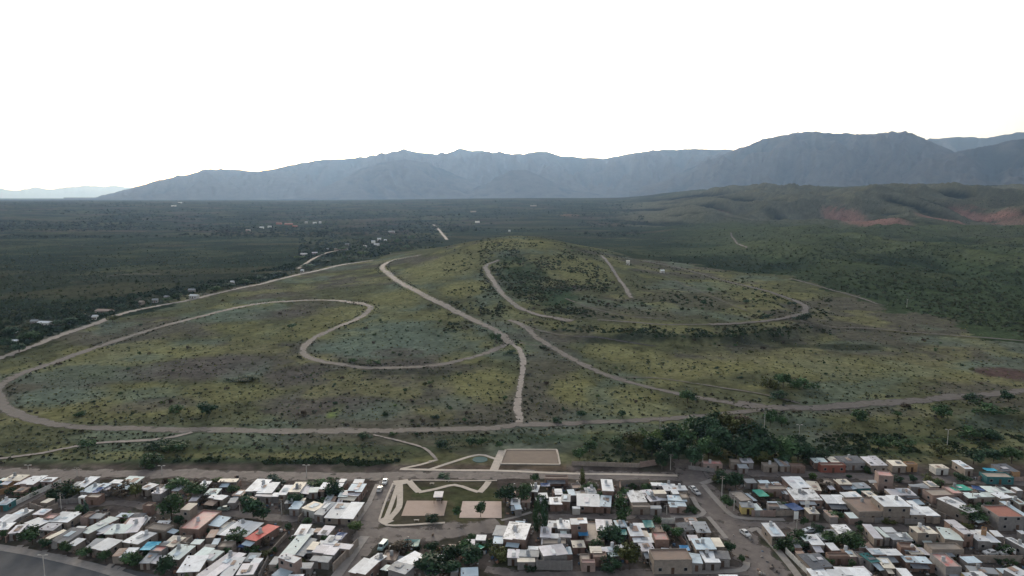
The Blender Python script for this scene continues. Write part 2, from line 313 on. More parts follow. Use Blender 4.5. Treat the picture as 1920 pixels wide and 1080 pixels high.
tag(link('ground', me), 'grassy scrubland and dusty town ground spreading to the foot of the mountains', 'ground', kind='structure')

# ------------------------------------------------------------------ mountains
M_rock = mat('mountain_scrub_shaded', (0, 0, 0), attr='col', var=.3, scale=.006, rough=1.0, spec=0)
def mountain(prof, Rc, depth_front, base, seed, spur, label):
    p = np.array(prof, float); cols = np.linspace(p[0, 0], p[-1, 0], max(90, int((p[-1, 0] - p[0, 0]) / 2.2)))
    yy = np.interp(cols, p[:, 0], p[:, 1])
    yy = yy + 4.0 * (fbm(cols / 22, cols * 0, seed, 4) - .5) * (Rc < 80000) + 3.2 * (fbm(cols / 9, cols * 0, seed + 4, 3) - .5)
    a, b, w = ray(cols, yy); h = np.hypot(a, b); crest = CAM_H + w / h * Rc; azm = np.arctan2(a, b)
    T = np.concatenate([np.linspace(0, 1, 75), np.linspace(1.03, 1.6, 12)])
    AZ, TT = np.meshgrid(azm, T); CR = np.broadcast_to(crest, AZ.shape)
    s = np.clip(TT, 0, 1); lx = AZ * Rc
    wob = (fbm(lx / 1500, s * 2, seed + 9, 3) - .5)
    prof_t = np.where(TT <= 1, s ** 1.25, 1 - (np.maximum(TT - 1, 0) / .6) ** 1.2)
    rg = ridged(lx / 1000 + wob, s * 1.1 + 3, seed, 4) - .55; rg2 = ridged(lx / 280 + 2 * wob, s * 3, seed + 3, 3) - .5
    env = np.clip(4 * s * (1 - s), 0, 1) * (TT <= 1)
    rise = np.maximum(CR - base, 0)
    Zm = base - 40 + (rise + 40) * np.clip(prof_t, 0, 1) + env * rise * (spur * rg + .5 * spur * rg2)
    RR = Rc - depth_front + depth_front * TT + 500 * (rg * env)
    Xm, Ym = RR * np.sin(AZ), RR * np.cos(AZ)
    me = big_mesh('mountains', np.stack([Xm.ravel(), Ym.ravel(), Zm.ravel()], 1), grid_faces(len(T), len(cols)), M_rock)
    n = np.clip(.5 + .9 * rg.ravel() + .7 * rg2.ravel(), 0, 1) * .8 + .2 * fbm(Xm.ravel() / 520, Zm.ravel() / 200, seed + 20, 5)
    c = np.array((.018, .026, .026))[None, :] * (1 - ss(.3, .8, n))[:, None] + np.array((.066, .062, .058))[None, :] * ss(.3, .8, n)[:, None]  # relief shading put into the colour: pale spurs, dark gullies
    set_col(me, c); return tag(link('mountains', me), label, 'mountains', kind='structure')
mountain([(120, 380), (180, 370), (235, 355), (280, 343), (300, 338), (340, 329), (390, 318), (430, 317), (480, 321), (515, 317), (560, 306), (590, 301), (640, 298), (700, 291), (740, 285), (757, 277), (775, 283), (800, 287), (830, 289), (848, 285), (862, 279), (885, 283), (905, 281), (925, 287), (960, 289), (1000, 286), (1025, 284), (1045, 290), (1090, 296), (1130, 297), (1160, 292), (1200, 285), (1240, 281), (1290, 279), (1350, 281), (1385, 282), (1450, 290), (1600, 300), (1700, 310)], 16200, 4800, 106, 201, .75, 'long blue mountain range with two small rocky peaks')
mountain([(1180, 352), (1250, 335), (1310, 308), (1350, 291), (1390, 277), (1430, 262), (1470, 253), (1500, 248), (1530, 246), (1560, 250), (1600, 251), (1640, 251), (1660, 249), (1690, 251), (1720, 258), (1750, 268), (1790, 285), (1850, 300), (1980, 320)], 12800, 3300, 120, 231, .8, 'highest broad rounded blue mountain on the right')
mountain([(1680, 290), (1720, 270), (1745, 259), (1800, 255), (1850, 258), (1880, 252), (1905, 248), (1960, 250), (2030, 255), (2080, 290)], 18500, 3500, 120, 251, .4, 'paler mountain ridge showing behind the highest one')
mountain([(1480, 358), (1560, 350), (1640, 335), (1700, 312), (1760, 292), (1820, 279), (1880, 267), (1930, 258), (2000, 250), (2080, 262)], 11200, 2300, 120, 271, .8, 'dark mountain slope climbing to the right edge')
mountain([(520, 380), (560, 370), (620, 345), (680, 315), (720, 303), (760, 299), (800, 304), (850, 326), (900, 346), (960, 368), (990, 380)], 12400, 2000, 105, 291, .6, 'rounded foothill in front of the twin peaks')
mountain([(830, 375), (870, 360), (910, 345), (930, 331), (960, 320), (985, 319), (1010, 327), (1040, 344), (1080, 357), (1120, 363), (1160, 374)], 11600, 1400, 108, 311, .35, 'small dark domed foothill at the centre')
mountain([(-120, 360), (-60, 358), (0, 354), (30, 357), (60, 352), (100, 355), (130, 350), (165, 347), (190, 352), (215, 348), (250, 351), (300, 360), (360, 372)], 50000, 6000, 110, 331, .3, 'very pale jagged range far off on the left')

# ------------------------------------------------------------------ tracks, roads, paths
M_dirt = strip_mat('track_dirt', (.094, .086, .083), mix=((.082, .078, .062), .16, .52, .75))
M_pale = strip_mat('pale_gravel', (.205, .185, .172), mix=((.14, .125, .115), .2, .6, .5))
M_street = strip_mat('street_dirt', (.135, .118, .112), mix=((.20, .175, .16), .3, .52, .8))
M_concrete = strip_mat('pale_concrete', (.42, .37, .32), var=.15, mix=((.30, .26, .22), .6, .62, .5))
M_asphalt = strip_mat('asphalt', (.085, .088, .095), var=.12)
def strip(name, P, width, m, dz, label, step=4, soft=True, wob=.5):
    P = catmull(P, step); n = len(P); T = np.gradient(P[:, :2], axis=0); T /= np.linalg.norm(T, axis=1)[:, None] + 1e-9; Nn = np.stack([-T[:, 1], T[:, 0]], 1)
    s = np.cumsum(np.r_[0, np.linalg.norm(np.diff(P[:, :2], axis=0), axis=1)])
    wl = width / 2 * (1 + wob * 2 * (fbm(s / 14, s * 0 + width, 5) - .5)); wr = width / 2 * (1 + wob * 2 * (fbm(s / 14, s * 0 + 9 + width, 6) - .5))
    off = np.array([-1.25, -.8, 0, .8, 1.25]) if soft else np.array([-1, -.5, 0, .5, 1]); V = []
    for o in off:
        q = P[:, :2] + Nn * (np.where(o > 0, wr, wl) * o)[:, None]; V.append(np.stack([q[:, 0], q[:, 1], H(q[:, 0], q[:, 1]) + dz], 1))
    V = np.stack(V, 1).reshape(-1, 3); me = big_mesh(name, V, grid_faces(n, 5), m)
    rim = np.tile(np.array([0, .7, 1.0, .7, 0]) if soft else np.ones(5) * 1.5, n); a = me.attributes.new('rim', 'FLOAT', 'POINT'); a.data.foreach_set('value', rim.astype(np.float32))
    return tag(link(name, me), label, name.replace('_', ' '), kind='structure')
TL = {'main': 'wide dirt track curving round the left of the grassland', 'inner': 'dirt track bending round the inner bowl', 'climb': 'dirt track climbing from the bowl to the ridge', 'link': 'narrow pale path joining the bowl to the lower track',
      'mid': 'dirt track winding below the shrubby mound', 'diag': 'long straight dirt track slanting down to the right', 'right': 'broad dirt track running out to the right edge', 'low': 'lower dirt track passing behind the dark grove', 'loopend': 'faint track continuing along the top of the embankment', 'loop': 'dirt track looping round the right terrace',
      'short': 'short steep track at the right of the mound', 'edge': 'pale gravel road at the edge of the dark plain', 'lowleft': 'thin pale path near the lower left rows of houses', 'far': 'straight pale road far behind the ridge', 'foot': 'faint footpath leading down to the plaza',
      'foot2': 'faint footpath crossing between two tracks', 'bank': 'rough track beneath the eroded bank on the right', 'trail': 'faint worn trail below the mound', 'trail2': 'faint worn trail under the embankment', 'trail3': 'faint worn trail across the right terrace', 'trail4': 'faint worn trail beside the slanting track', 'farleft': 'short pale clearing in the left plain', 'farleft2': 'dusty lane among far houses on the left', 'gully': 'dusty gully lane in the far scrub'}
GW = {}
for i, (nm, w, pts, key) in enumerate(TRACKS):
    P = poly_world(pts); GW[key] = P; d = np.hypot(P[:, 0], P[:, 1]).mean()
    strip(nm, P, w * .76, M_pale if (nm == 'gravel_road' or key in ('link', 'lowleft', 'foot')) else M_dirt, (.10 + .015 * i) * (1 if d < 600 else 3), TL[key], step=4 if d < 900 else 12)
GW['left'] = poly_world(ROAD_LEFT)
strip('gravel_road', GW['left'], 7, M_pale, .3, 'pale road running along the left edge of the grassland', step=6)

# town streets -- crop helpers turn the coordinates I measured in enlargements of the photo back into photo pixels
CR = {'a': (0, 870, .19449), 'b': (240, 870, .19449), 'c': (480, 870, .19449), 'd': (640, 870, .19449), 'e': (860, 870, .19449), 'f': (1090, 870, .19449), 'g': (1300, 850, .21295), 'h': (1500, 850, .21295), 'i': (1690, 850, .21296), 'p': (0, 0, 1)}
def cp_(c, x, y): o = CR[c]; return o[0] + x * o[2], o[1] + y * o[2]
def flat(c, pts): return [cp_(c, *q) for q in pts]
def street(nm, c, pts, w, m, dz, label, **k): strip(nm, poly_world(flat(c, pts)), w, m, dz, label, step=3, **k)
street('street', 'p', [(-80, 888), (0, 887), (200, 888), (400, 890), (600, 893), (740, 892), (900, 891), (1060, 892), (1200, 894), (1300, 894)], 9, M_street, .020, 'wide dirt street along the front edge of the town')
street('street', 'p', [(1290, 893), (1380, 887), (1480, 888), (1600, 893), (1750, 899), (1980, 908)], 7, M_street, .026, 'dirt street continuing right behind the houses')
street('street', 'p', [(737, 892), (724, 910), (712, 935), (694, 960), (690, 985), (690, 1005), (672, 1035), (645, 1080), (630, 1110)], 8.5, M_street, .032, 'dirt street running away along the left side of the plaza')
street('street', 'p', [(690, 1000), (740, 1001), (800, 1000), (860, 998), (905, 992), (940, 985)], 11, M_street, .038, 'wide dirt street on the near side of the plaza')
street('street', 'p', [(1285, 862), (1296, 890), (1310, 912), (1335, 945), (1360, 975), (1390, 1010), (1430, 1060), (1455, 1095)], 12, M_street, .044, 'broad dirt street running away on the right')
street('street', 'p', [(1000, 967), (1060, 969), (1150, 968), (1250, 967), (1330, 966)], 4.5, M_street, .050, 'narrow dirt lane between the central houses')
street('street', 'p', [(1380, 982), (1440, 984), (1510, 985), (1600, 988), (1700, 991), (1800, 1000), (1960, 1015)], 5, M_street, .056, 'narrow dirt lane crossing the right block')
street('street', 'p', [(-40, 975), (0, 966), (50, 936), (112, 906), (135, 893)], 6, M_street, .062, 'dirt street slanting between the far left houses')
street('street', 'p', [(80, 945), (150, 948), (230, 942), (330, 960), (450, 965), (520, 972), (640, 980), (690, 985)], 5, M_street, .068, 'dirt lane between the two left rows of houses')
street('street', 'p', [(910, 1068), (1000, 1080), (1100, 1078), (1250, 1075), (1400, 1072)], 5, M_street, .074, 'dirt lane along the bottom of the central block')
street('asphalt_road', 'p', [(-120, 1036), (-30, 1048), (60, 1062), (160, 1080), (300, 1110)], 13, M_asphalt, .080, 'dark grey paved road in the bottom left corner', soft=False, wob=0)
# pavements and plaza paths, each a low slab with a real kerb step
M_slab = mat('concrete_slab', (.44, .39, .34), var=.14, scale=.6, mix=((.30, .26, .22), .5, .6, .5))
M_grey_slab = mat('grey_pavement', (.27, .25, .235), var=.16, scale=.6, mix=((.16, .15, .14), .5, .6, .5))
M_court = mat('court_clay', (.37, .285, .24), var=.1, scale=.3, mix=((.28, .22, .19), .3, .56, .6))
M_courtp = mat('court_pink', (.47, .375, .335), var=.1, scale=.3, mix=((.40, .28, .25), .25, .55, .6))
M_courtb = mat('court_earth', (.165, .13, .105), var=.15, scale=.3)
def slab_path(c, pts, w, m, h, label, nm='path'):
    P = catmull(poly_world(flat(c, pts)), 2.5); n = len(P); T = np.gradient(P[:, :2], axis=0); T /= np.linalg.norm(T, axis=1)[:, None] + 1e-9; Nn = np.stack([-T[:, 1], T[:, 0]], 1)
    V = []; Fc = []
    for i in range(n):
        l = P[i, :2] - Nn[i] * w / 2; r = P[i, :2] + Nn[i] * w / 2; z = P[i, 2]
        V += [(l[0], l[1], z - .05), (l[0], l[1], z + h), (r[0], r[1], z + h), (r[0], r[1], z - .05)]
    for i in range(n - 1):
        a = 4 * i
        Fc += [(a, a + 1, a + 5, a + 4), (a + 1, a + 2, a + 6, a + 5), (a + 2, a + 3, a + 7, a + 6)]
    Fc += [(3, 2, 1, 0), tuple(4 * (n - 1) + q for q in range(4))]
    return tag(mesh(nm, V, Fc, m), label, nm, kind='structure')
slab_path('d', [(500, 185), (430, 350), (365, 540)], .7, M_slab, .16, 'thin pale kerb on the street side of the plaza', 'kerb')
slab_path('d', [(548, 195), (500, 340), (440, 500), (405, 560)], 1.6, M_slab, .12, 'pale plaza path along the left street')
slab_path('d', [(565, 190), (566, 300), (555, 420), (490, 500), (430, 570)], 2.2, M_slab, .124, 'pale plaza path bending beside the clay court')
slab_path('d', [(505, 185), (590, 175), (650, 165)], 4, M_slab, .128, 'pale paved corner of the plaza')
slab_path('d', [(650, 165), (700, 225), (750, 272)], 2.6, M_slab, .132, 'pale plaza path slanting in from the corner')
slab_path('d', [(745, 275), (900, 245), (1090, 203), (1234, 245), (1320, 272)], 1.7, M_slab, .136, 'pale zigzag path across the top of the plaza')
slab_path('e', [(200, 275), (250, 225), (290, 170)], 2.4, M_slab, .14, 'short pale path at the right corner of the plaza')
slab_path('d', [(670, 157), (900, 158), (1234, 162), (1500, 160)], .7, M_slab, .144, 'thin pale kerb on the far side of the plaza', 'kerb')
slab_path('d', [(365, 545), (440, 590), (600, 592), (850, 575), (1000, 568)], 1.1, M_slab, .148, 'thin pale kerb on the near side of the plaza', 'kerb')
slab_path('d', [(400, 560), (470, 530)], 4.5, M_slab, .152, 'pale paved near corner of the plaza')
slab_path('p', [(750, 880), (850, 882), (940, 883), (1060, 888), (1180, 890), (1270, 892)], 1.8, M_slab, .12, 'long pale path on the far side of the front street')
slab_path('p', [(753, 879), (790, 871), (820, 862)], 1.4, M_slab, .124, 'pale path to the footpath corner')
slab_path('p', [(805, 881), (850, 866), (898, 853), (930, 861)], 1.6, M_slab, .128, 'pale bent path round the playground')
slab_path('p', [(925, 884), (934, 863), (942, 845)], 3.4, M_slab, .132, 'wide pale path beside the earth court')
def court(c, q, m, label):
    P = poly_world(flat(c, q)); cz = float(P[:, 2].max()); V = [(p[0], p[1], cz + .10) for p in P] + [(p[0], p[1], cz - .3) for p in P]
    return tag(mesh('sports_court', V, [(0, 1, 2, 3), (0, 4, 5, 1), (1, 5, 6, 2), (2, 6, 7, 3), (3, 7, 4, 0)], m), label, 'sports court', kind='structure')
court('d', [(578, 502), (988, 500), (1022, 357), (632, 355)], M_court, 'brownish clay court on the plaza')
court('e', [(5, 520), (415, 522), (412, 362), (38, 360)], M_courtp, 'pale pink clay court on the plaza')
court('p', [(940, 869.5), (1047, 871), (1043, 844), (950, 844)], M_courtb, 'dark earth court beyond the front street')
for q, l in (([(950, 843.5), (1044, 843.5)], 'far'), ([(938, 870), (1050, 871.5)], 'near'), ([(948, 844), (938, 870)], 'left'), ([(1044, 844), (1050, 871)], 'right')):
    slab_path('p', q, .8, M_slab, .3, f'pale rim on the {l} side of the earth court', 'kerb')
V = [(0, 0, .14)] + [(3.2 * math.cos(t), 3.2 * math.sin(t), .14) for t in np.linspace(0, 2 * math.pi, 25)[:-1]] + [(3.2 * math.cos(t), 3.2 * math.sin(t), -.1) for t in np.linspace(0, 2 * math.pi, 25)[:-1]]
pm = mesh('playground_mat', V, [(0, 1 + i, 1 + (i + 1) % 24) for i in range(24)] + [(1 + i, 25 + i, 25 + (i + 1) % 24, 1 + (i + 1) % 24) for i in range(24)], mat('teal_rubber', (.06, .12, .118), var=.15)); pm.location = G(900, 862)
tag(pm, 'round teal playground mat beyond the front street', 'playground mat')
for i, q in enumerate([[(150, 835), (200, 785)], [(210, 850), (250, 800)], [(390, 880), (440, 830)], [(520, 910), (575, 870)], [(560, 925), (620, 880)], [(680, 965), (730, 900)], [(1000, 1030), (1080, 965)], [(1060, 1045), (1140, 985)], [(1110, 1060), (1190, 1000)]]):
    slab_path('a', q, 1.8, M_grey_slab, .10 + .003 * i, 'concrete driveway strip sloping to the paved road', 'driveway')['group'] = 'driveways along the paved road'
# pavements along the streets
slab_path('p', [(694, 940), (682, 958), (668, 978)], 2.0, M_grey_slab, .13, 'pale pavement on the left of the plaza street', 'pavement')
slab_path('p', [(708, 908), (700, 925), (693, 940)], 1.8, M_grey_slab, .134, 'upper pavement on the left of the plaza street', 'pavement')
slab_path('p', [(684, 1006), (660, 1040), (630, 1082), (618, 1100)], 3.2, M_grey_slab, .138, 'grey corner pavement below the plaza', 'pavement')
slab_path('g', [(490, 685), (560, 665), (620, 720), (720, 830), (820, 950), (900, 1050), (940, 1110)], 2.2, M_grey_slab, .13, 'narrow grey pavement on the right of the broad street', 'pavement')
slab_path('g', [(70, 270), (190, 230)], 2.6, M_grey_slab, .13, 'pale pavement corner at the top of the broad street', 'pavement')
slab_path('g', [(90, 280), (200, 410), (330, 540), (420, 570), (620, 580), (800, 585)], 2.0, M_grey_slab, .134, 'pavement turning the corner by the yellow house', 'pavement')
slab_path('g', [(-10, 385), (40, 470), (95, 520), (20, 560), (-200, 560)], 1.8, M_grey_slab, .138, 'pavement on the left of the broad street', 'pavement')
slab_path('g', [(130, 560), (200, 640), (290, 750)], 1.6, M_grey_slab, .142, 'kerbed strip by the grey roof on the broad street', 'pavement')
slab_path('g', [(470, 960), (440, 1025), (200, 1045), (-100, 1050)], 2.0, M_grey_slab, .13, 'pavement round the bottom corner of the central block', 'pavement')
slab_path('p', [(-60, 1020), (0, 1027), (60, 1037), (130, 1052), (200, 1070), (260, 1090)], 3.2, M_grey_slab, .13, 'broken grey pavement beside the paved road', 'pavement')
slab_path('e', [(410, 545), (560, 510), (700, 465)], 1.2, M_grey_slab, .13, 'kerb where the plaza street narrows', 'kerb')

# ------------------------------------------------------------------ houses
ROOF = {}
def roofmat(k, col, stain, amt, bump=True):
    ROOF[k] = mat('roof_' + k, col, rough=.6, var=.16, scale=.8, objvar=.20, spec=.25, bump=('X', 2.2, .5) if bump else None, mix=(stain, .4, .50, amt))
for k_, c_, s_, a_, b_ in [('white', (.76, .79, .82), (.44, .45, .46), .55, 1), ('lilac', (.66, .65, .69), (.40, .37, .39), .5, 1), ('mint', (.63, .72, .71), (.42, .47, .47), .4, 1), ('bluish', (.50, .61, .69), (.33, .40, .46), .5, 1),
    ('cream', (.72, .67, .57), (.50, .43, .36), .5, 1), ('grey', (.30, .33, .36), (.20, .21, .23), .6, 1), ('dark', (.10, .11, .13), (.16, .17, .18), .6, 1), ('tan', (.34, .29, .245), (.22, .19, .165), .6, 0), ('brown', (.215, .155, .125), (.15, .118, .10), .6, 0),
    ('pink', (.50, .35, .32), (.56, .14, .13), .75, 0), ('rusty', (.30, .205, .16), (.40, .39, .38), .6, 1), ('red', (.50, .075, .065), (.34, .08, .07), .3, 1), ('terracotta', (.36, .15, .11), (.30, .13, .10), .5, 0), ('teal', (.03, .17, .17), (.02, .10, .11), .4, 0), ('green', (.03, .30, .22), (.02, .2, .16), .4, 0),
    ('navy', (.025, .07, .20), (.02, .04, .11), .4, 0), ('blue', (.05, .24, .48), (.04, .15, .33), .4, 0), ('turquoise', (.05, .38, .55), (.05, .26, .40), .4, 0), ('stained', (.74, .75, .76), (.17, .17, .17), .9, 1)]:
    roofmat(k_, c_, s_, a_, b_)
WALL = {}
for k_, n_, c_, s_ in [('br', 'brick', (.205, .138, .112), (.28, .225, .195)), ('pl', 'tan', (.25, .215, .185), (.20, .17, .145)), ('wh', 'white', (.55, .54, .51), (.35, .33, .31)), ('gy', 'grey', (.225, .212, .205), (.15, .14, .135)),
    ('pk', 'pinkish', (.285, .215, .19), (.23, .175, .155)), ('or', 'orange', (.33, .205, .115), (.26, .17, .11)), ('ye', 'yellow', (.50, .40, .16), (.40, .31, .15)), ('rd', 'red brick', (.26, .10, .075), (.2, .10, .08)), ('tl', 'teal', (.05, .16, .17), (.04, .1, .11))]:
    WALL[k_] = (n_, mat('wall_' + n_.replace(' ', '_'), c_, var=.2, scale=.9, objvar=.15, mix=(s_, .6, .55, .6)))
M_glass = mat('window_dark', (.02, .022, .025), rough=.2, var=.1, spec=.5); M_frame = mat('frame_grey', (.30, .29, .28), var=.1); M_door = mat('door_brown', (.085, .055, .04), objvar=.5, var=.1); M_tank = mat('tank_grey', (.40, .41, .42), var=.1, objvar=.4); M_brickload = mat('roof_weight', (.12, .09, .08), var=.2)
_wv, _wf = box(-.55, .55, -.06, .06, 0, 1.1); WIN = mesh('proto', _wv, _wf, M_frame).data
_pv, _pf = box(-.46, .46, -.075, -.061, .09, 1.01); PANE = mesh('proto', _pv, _pf, M_glass).data
_dv, _df = box(-.45, .45, -.06, .06, 0, 2.05); DOOR = mesh('proto', _dv, _df, M_door).data
_tv, _tf = join(tube([(0, 0, .25), (0, 0, 1.3)], .52, n=14), tube([(0, 0, 1.3), (0, 0, 1.42)], .5, .2, n=14), box(-.5, .5, -.5, .5, 0, .25)); TANK = mesh('proto', _tv, _tf, M_tank).data
for o in [o for o in C.objects if o.name.startswith('proto')]: bpy.data.objects.remove(o)
STREET_XY = np.vstack([np.array([v.co for v in o.data.vertices])[:, :2] for o in C.objects if o.name.split('.')[0] in ('street', 'asphalt_road', 'path', 'pavement', 'kerb', 'sports_court')])
THINGS = []          # (object, photo x, y, look words, noun)
def house(c, nl, nr, fl, rk='white', wk='pl', h=2.75, feat='', noun=None):
    p0, p1, p3 = [at_z(*cp_(c, *q), h) for q in (nl, nr, fl)]
    u = p1 - p0; w = float(np.hypot(u[0], u[1])); ux = u[:2] / w; vx = np.array([-ux[1], ux[0]]); dv = (p3 - p0)[:2]; dep = float(np.dot(dv, vx))
    dep = max(dep * 1.1, 1.6); w = max(w * 1.07, 1.4)
    ctr = p0[:2] + u[:2] / 2 + dv / 2; rz = math.atan2(ux[1], ux[0]); small = w * dep < 17
    tarp = noun == 'tarpaulin'
    noun = noun or ('shed' if small else 'house'); root = empty({'house': 'house', 'shed': 'shed'}.get(noun, noun.replace(' ', '_')), (ctr[0], ctr[1], float(H(ctr[0], ctr[1]))), rz)
    rr = random.Random(int(nl[0] * 7 + nl[1] * 13 + ord(c))); hw, hd = w / 2, dep / 2; ov = .22 if min(w, dep) > 3 else .1
    if tarp:            # a sagging sheet on four poles
        n = 7; V = []; 
        for j in range(n):
            for i in range(n):
                sx, sy = -1 + 2 * i / (n - 1), -1 + 2 * j / (n - 1); V.append((sx * hw, sy * hd, h - .35 * (1 - sx * sx) * (1 - sy * sy) + rr.uniform(-.06, .06)))
        Fc = [(j * n + i, j * n + i + 1, (j + 1) * n + i + 1, (j + 1) * n + i) for j in range(n - 1) for i in range(n - 1)]
        s = mesh('sheet', V, Fc, ROOF[rk], root); md = s.modifiers.new('thick', 'SOLIDIFY'); md.thickness = .03
        for sx in (-1, 1):
            for sy in (-1, 1): mesh('pole', *tube([(sx * hw * .95, sy * hd * .95, 0), (sx * hw * .95, sy * hd * .95, h - .08)], .05, n=6), M_door, root)
    else:
        slab = rk in ('tan', 'brown', 'pink', 'terracotta'); t = .16; slope = 0 if slab else rr.uniform(-.03, .05)
        zt = lambda y: h - .12 + slope * y                               # roof underside
        b = ov if not slab else 0
        x0, x1, y0, y1 = -hw + b, hw - b, -hd + b, hd - b
        V = [(x0, y0, -.1), (x1, y0, -.1), (x1, y1, -.1), (x0, y1, -.1), (x0, y0, zt(y0)), (x1, y0, zt(y0)), (x1, y1, zt(y1)), (x0, y1, zt(y1))]
        mesh('wall', V, [(0, 3, 2, 1), (4, 5, 6, 7), (0, 1, 5, 4), (1, 2, 6, 5), (2, 3, 7, 6), (3, 0, 4, 7)], WALL[wk][1], root)
        if slab:
            rf = mesh('roof', *box(-hw + .003, hw - .003, -hd + .003, hd - .003, h - .117, h + .02), ROOF[rk], root)
            pt = .18
            mesh('parapet', *join(box(-hw, hw, -hd, -hd + pt, h - .119, h + .34), box(-hw, hw, hd - pt, hd, h - .119, h + .34), box(-hw, -hw + pt, -hd + pt, hd - pt, h - .119, h + .335), box(hw - pt, hw, -hd + pt, hd - pt, h - .119, h + .335)), WALL[wk][1], root)
        else:
            k = 1 if w < 5.5 else (2 if w < 11 else 3); cuts = [-hw] + sorted(rr.uniform(-.12, .12) * w / k - hw + w * (i + 1) / k for i in range(k - 1)) + [hw]
            for i in range(k):
                a0, a1 = cuts[i] - (.12 if i else 0), cuts[i + 1]; e0 = -hd - (rr.uniform(-.5, .6) if k > 1 else 0); e1 = hd + (rr.uniform(-.7, .4) if k > 1 else 0); lift = .02 + i * .05
                V = []
                for zz in (0, .07):
                    for X_, Y_ in ((a0, e0), (a1, e0), (a1, e1), (a0, e1)): V.append((X_, Y_, zt(Y_) + lift + zz))
                mesh('roof', V, [(0, 3, 2, 1), (4, 5, 6, 7), (0, 1, 5, 4), (1, 2, 6, 5), (2, 3, 7, 6), (3, 0, 4, 7)], ROOF[rk], root)
            for _ in range(rr.choice((0, 1, 1, 2)) if not small else 0):        # odd replacement sheets laid over the roof
                pw, pl = rr.uniform(.9, 2.2), rr.uniform(1.2, max(1.3, min(4, dep * .6))); qx, qy = rr.uniform(-hw + pw, hw - pw) if hw > pw else 0, rr.uniform(-hd * .5, hd * .5)
                mesh('roof_patch', [(X_, Y_, zt(Y_) + .235 + zz) for zz in (0, .03) for X_, Y_ in ((qx - pw / 2, qy - pl / 2), (qx + pw / 2, qy - pl / 2), (qx + pw / 2, qy + pl / 2), (qx - pw / 2, qy + pl / 2))], [(0, 3, 2, 1), (4, 5, 6, 7), (0, 1, 5, 4), (1, 2, 6, 5), (2, 3, 7, 6), (3, 0, 4, 7)], ROOF[rr.choice(('grey', 'rusty', 'lilac', 'white', 'bluish', 'dark', 'rusty'))], root)
            if not small and rr.random() < .6:
                wv = [box(q - .2, q + .2, yy - .12, yy + .12, zt(yy) + .03, zt(yy) + .28) for q, yy in [(rr.uniform(-hw * .8, hw * .8), rr.uniform(-hd * .8, hd * .8)) for _ in range(rr.randint(1, 3))]]
                for v_ in wv: mesh('roof_weight', *v_, M_brickload, root)
        # a lower lean-to roof on posts against one side
        if noun == 'house' and cp_(c, *nl)[1] > 868 and rr.random() < .62:
            sd = rr.choice((-1, 1, 2, 2)); ln = rr.uniform(1.8, 3.6); hh = min(h, 3.0) - rr.uniform(.35, .7); wd = rr.uniform(.45, .95)
            if sd == 2: X0, X1, Y0, Y1 = -hw * wd, hw * wd * rr.uniform(.3, 1), -hd - ln, -hd + b + .05
            elif sd == 1: X0, X1, Y0, Y1 = hw - b - .05, hw + ln, -hd * wd, hd * wd
            else: X0, X1, Y0, Y1 = -hw - ln, -hw + b + .05, -hd * wd, hd * wd
            ca, sa = math.cos(rz), math.sin(rz); ok = True
            for X_ in (X0, X1):
                for Y_ in (Y0, Y1): ok &= bool(np.min((STREET_XY[:, 0] - ctr[0] - X_ * ca + Y_ * sa) ** 2 + (STREET_XY[:, 1] - ctr[1] - X_ * sa - Y_ * ca) ** 2) > 2)
            if ok:
                f_ = lambda x, y: hh - (.12 * (-hd - y) if sd == 2 else .12 * (abs(x) - hw))
                V = [(X_, Y_, f_(X_, Y_) + zz) for zz in (0, .06) for X_, Y_ in ((X0, Y0), (X1, Y0), (X1, Y1), (X0, Y1))]
                pr_ = mesh('porch_roof', V, [(0, 3, 2, 1), (4, 5, 6, 7), (0, 1, 5, 4), (1, 2, 6, 5), (2, 3, 7, 6), (3, 0, 4, 7)], ROOF[rr.choice(('white', 'lilac', 'grey', 'grey', 'bluish', 'mint', 'cream', 'dark', 'brown'))], root)
                for X_, Y_ in (((X0 + .15, Y0 + .15), (X1 - .15, Y0 + .15)) if sd == 2 else (((X1 if sd == 1 else X0) - sd * .15, Y0 + .15), ((X1 if sd == 1 else X0) - sd * .15, Y1 - .15))):
                    mesh('post', *tube([(X_, Y_, -.1), (X_, Y_, f_(X_, Y_))], .07, n=6), M_door, pr_)
        # openings on the near wall and the two ends
        yw = (-hd + b); n = int(w // 3.2); xs = [-hw + w * (i + .5) / max(n, 1) for i in range(n)]
        storeys = [0] if h < 4.6 else [0, 2.75]
        for st in storeys:
            for i, xx in enumerate(xs):
                if st == 0 and i == len(xs) // 2:
                    d = link('door', DOOR, root, (xx, yw - .035, 0)); continue
                wnd = link('window', WIN, root, (xx, yw - .04, st + .95)); link('pane', PANE, wnd)
            for sx in (-1, 1):
                if dep > 5 and not small:
                    wnd = link('window', WIN, root, (sx * (hw - b + .04), rr.uniform(-.25, .25) * dep, st + .95)); wnd.rotation_euler = (0, 0, sx * math.pi / 2); link('pane', PANE, wnd)
        if not xs and not small: link('door', DOOR, root, (0, yw - .035, 0))
        if not small and noun == 'house' and rr.random() < .3: link('water_tank', TANK, root, (rr.uniform(-.5, .5) * hw, rr.uniform(-.2, .7) * hd, zt(0) + .09 + abs(slope) * hd if not slab else h + .02))
    cx, cyy = (cp_(c, *nl)[0] + cp_(c, *nr)[0]) / 2, (cp_(c, *nl)[1] + cp_(c, *fl)[1]) / 2
    size = '' if tarp else ('tall ' if h > 4.4 else ('long ' if max(w, dep) > 15 else ('narrow ' if min(w, dep) < 4.2 and not small else ('small ' if small else 'low '))))
    look = (f'{rk} tarpaulin on poles' if tarp else f'{size}{WALL[wk][0]} {noun} with {feat or rk} roof')
    THINGS.append((root, cx, cyy, look, noun, (ctr[0], ctr[1], max(w, dep))))
    return root
W_ = 'white'
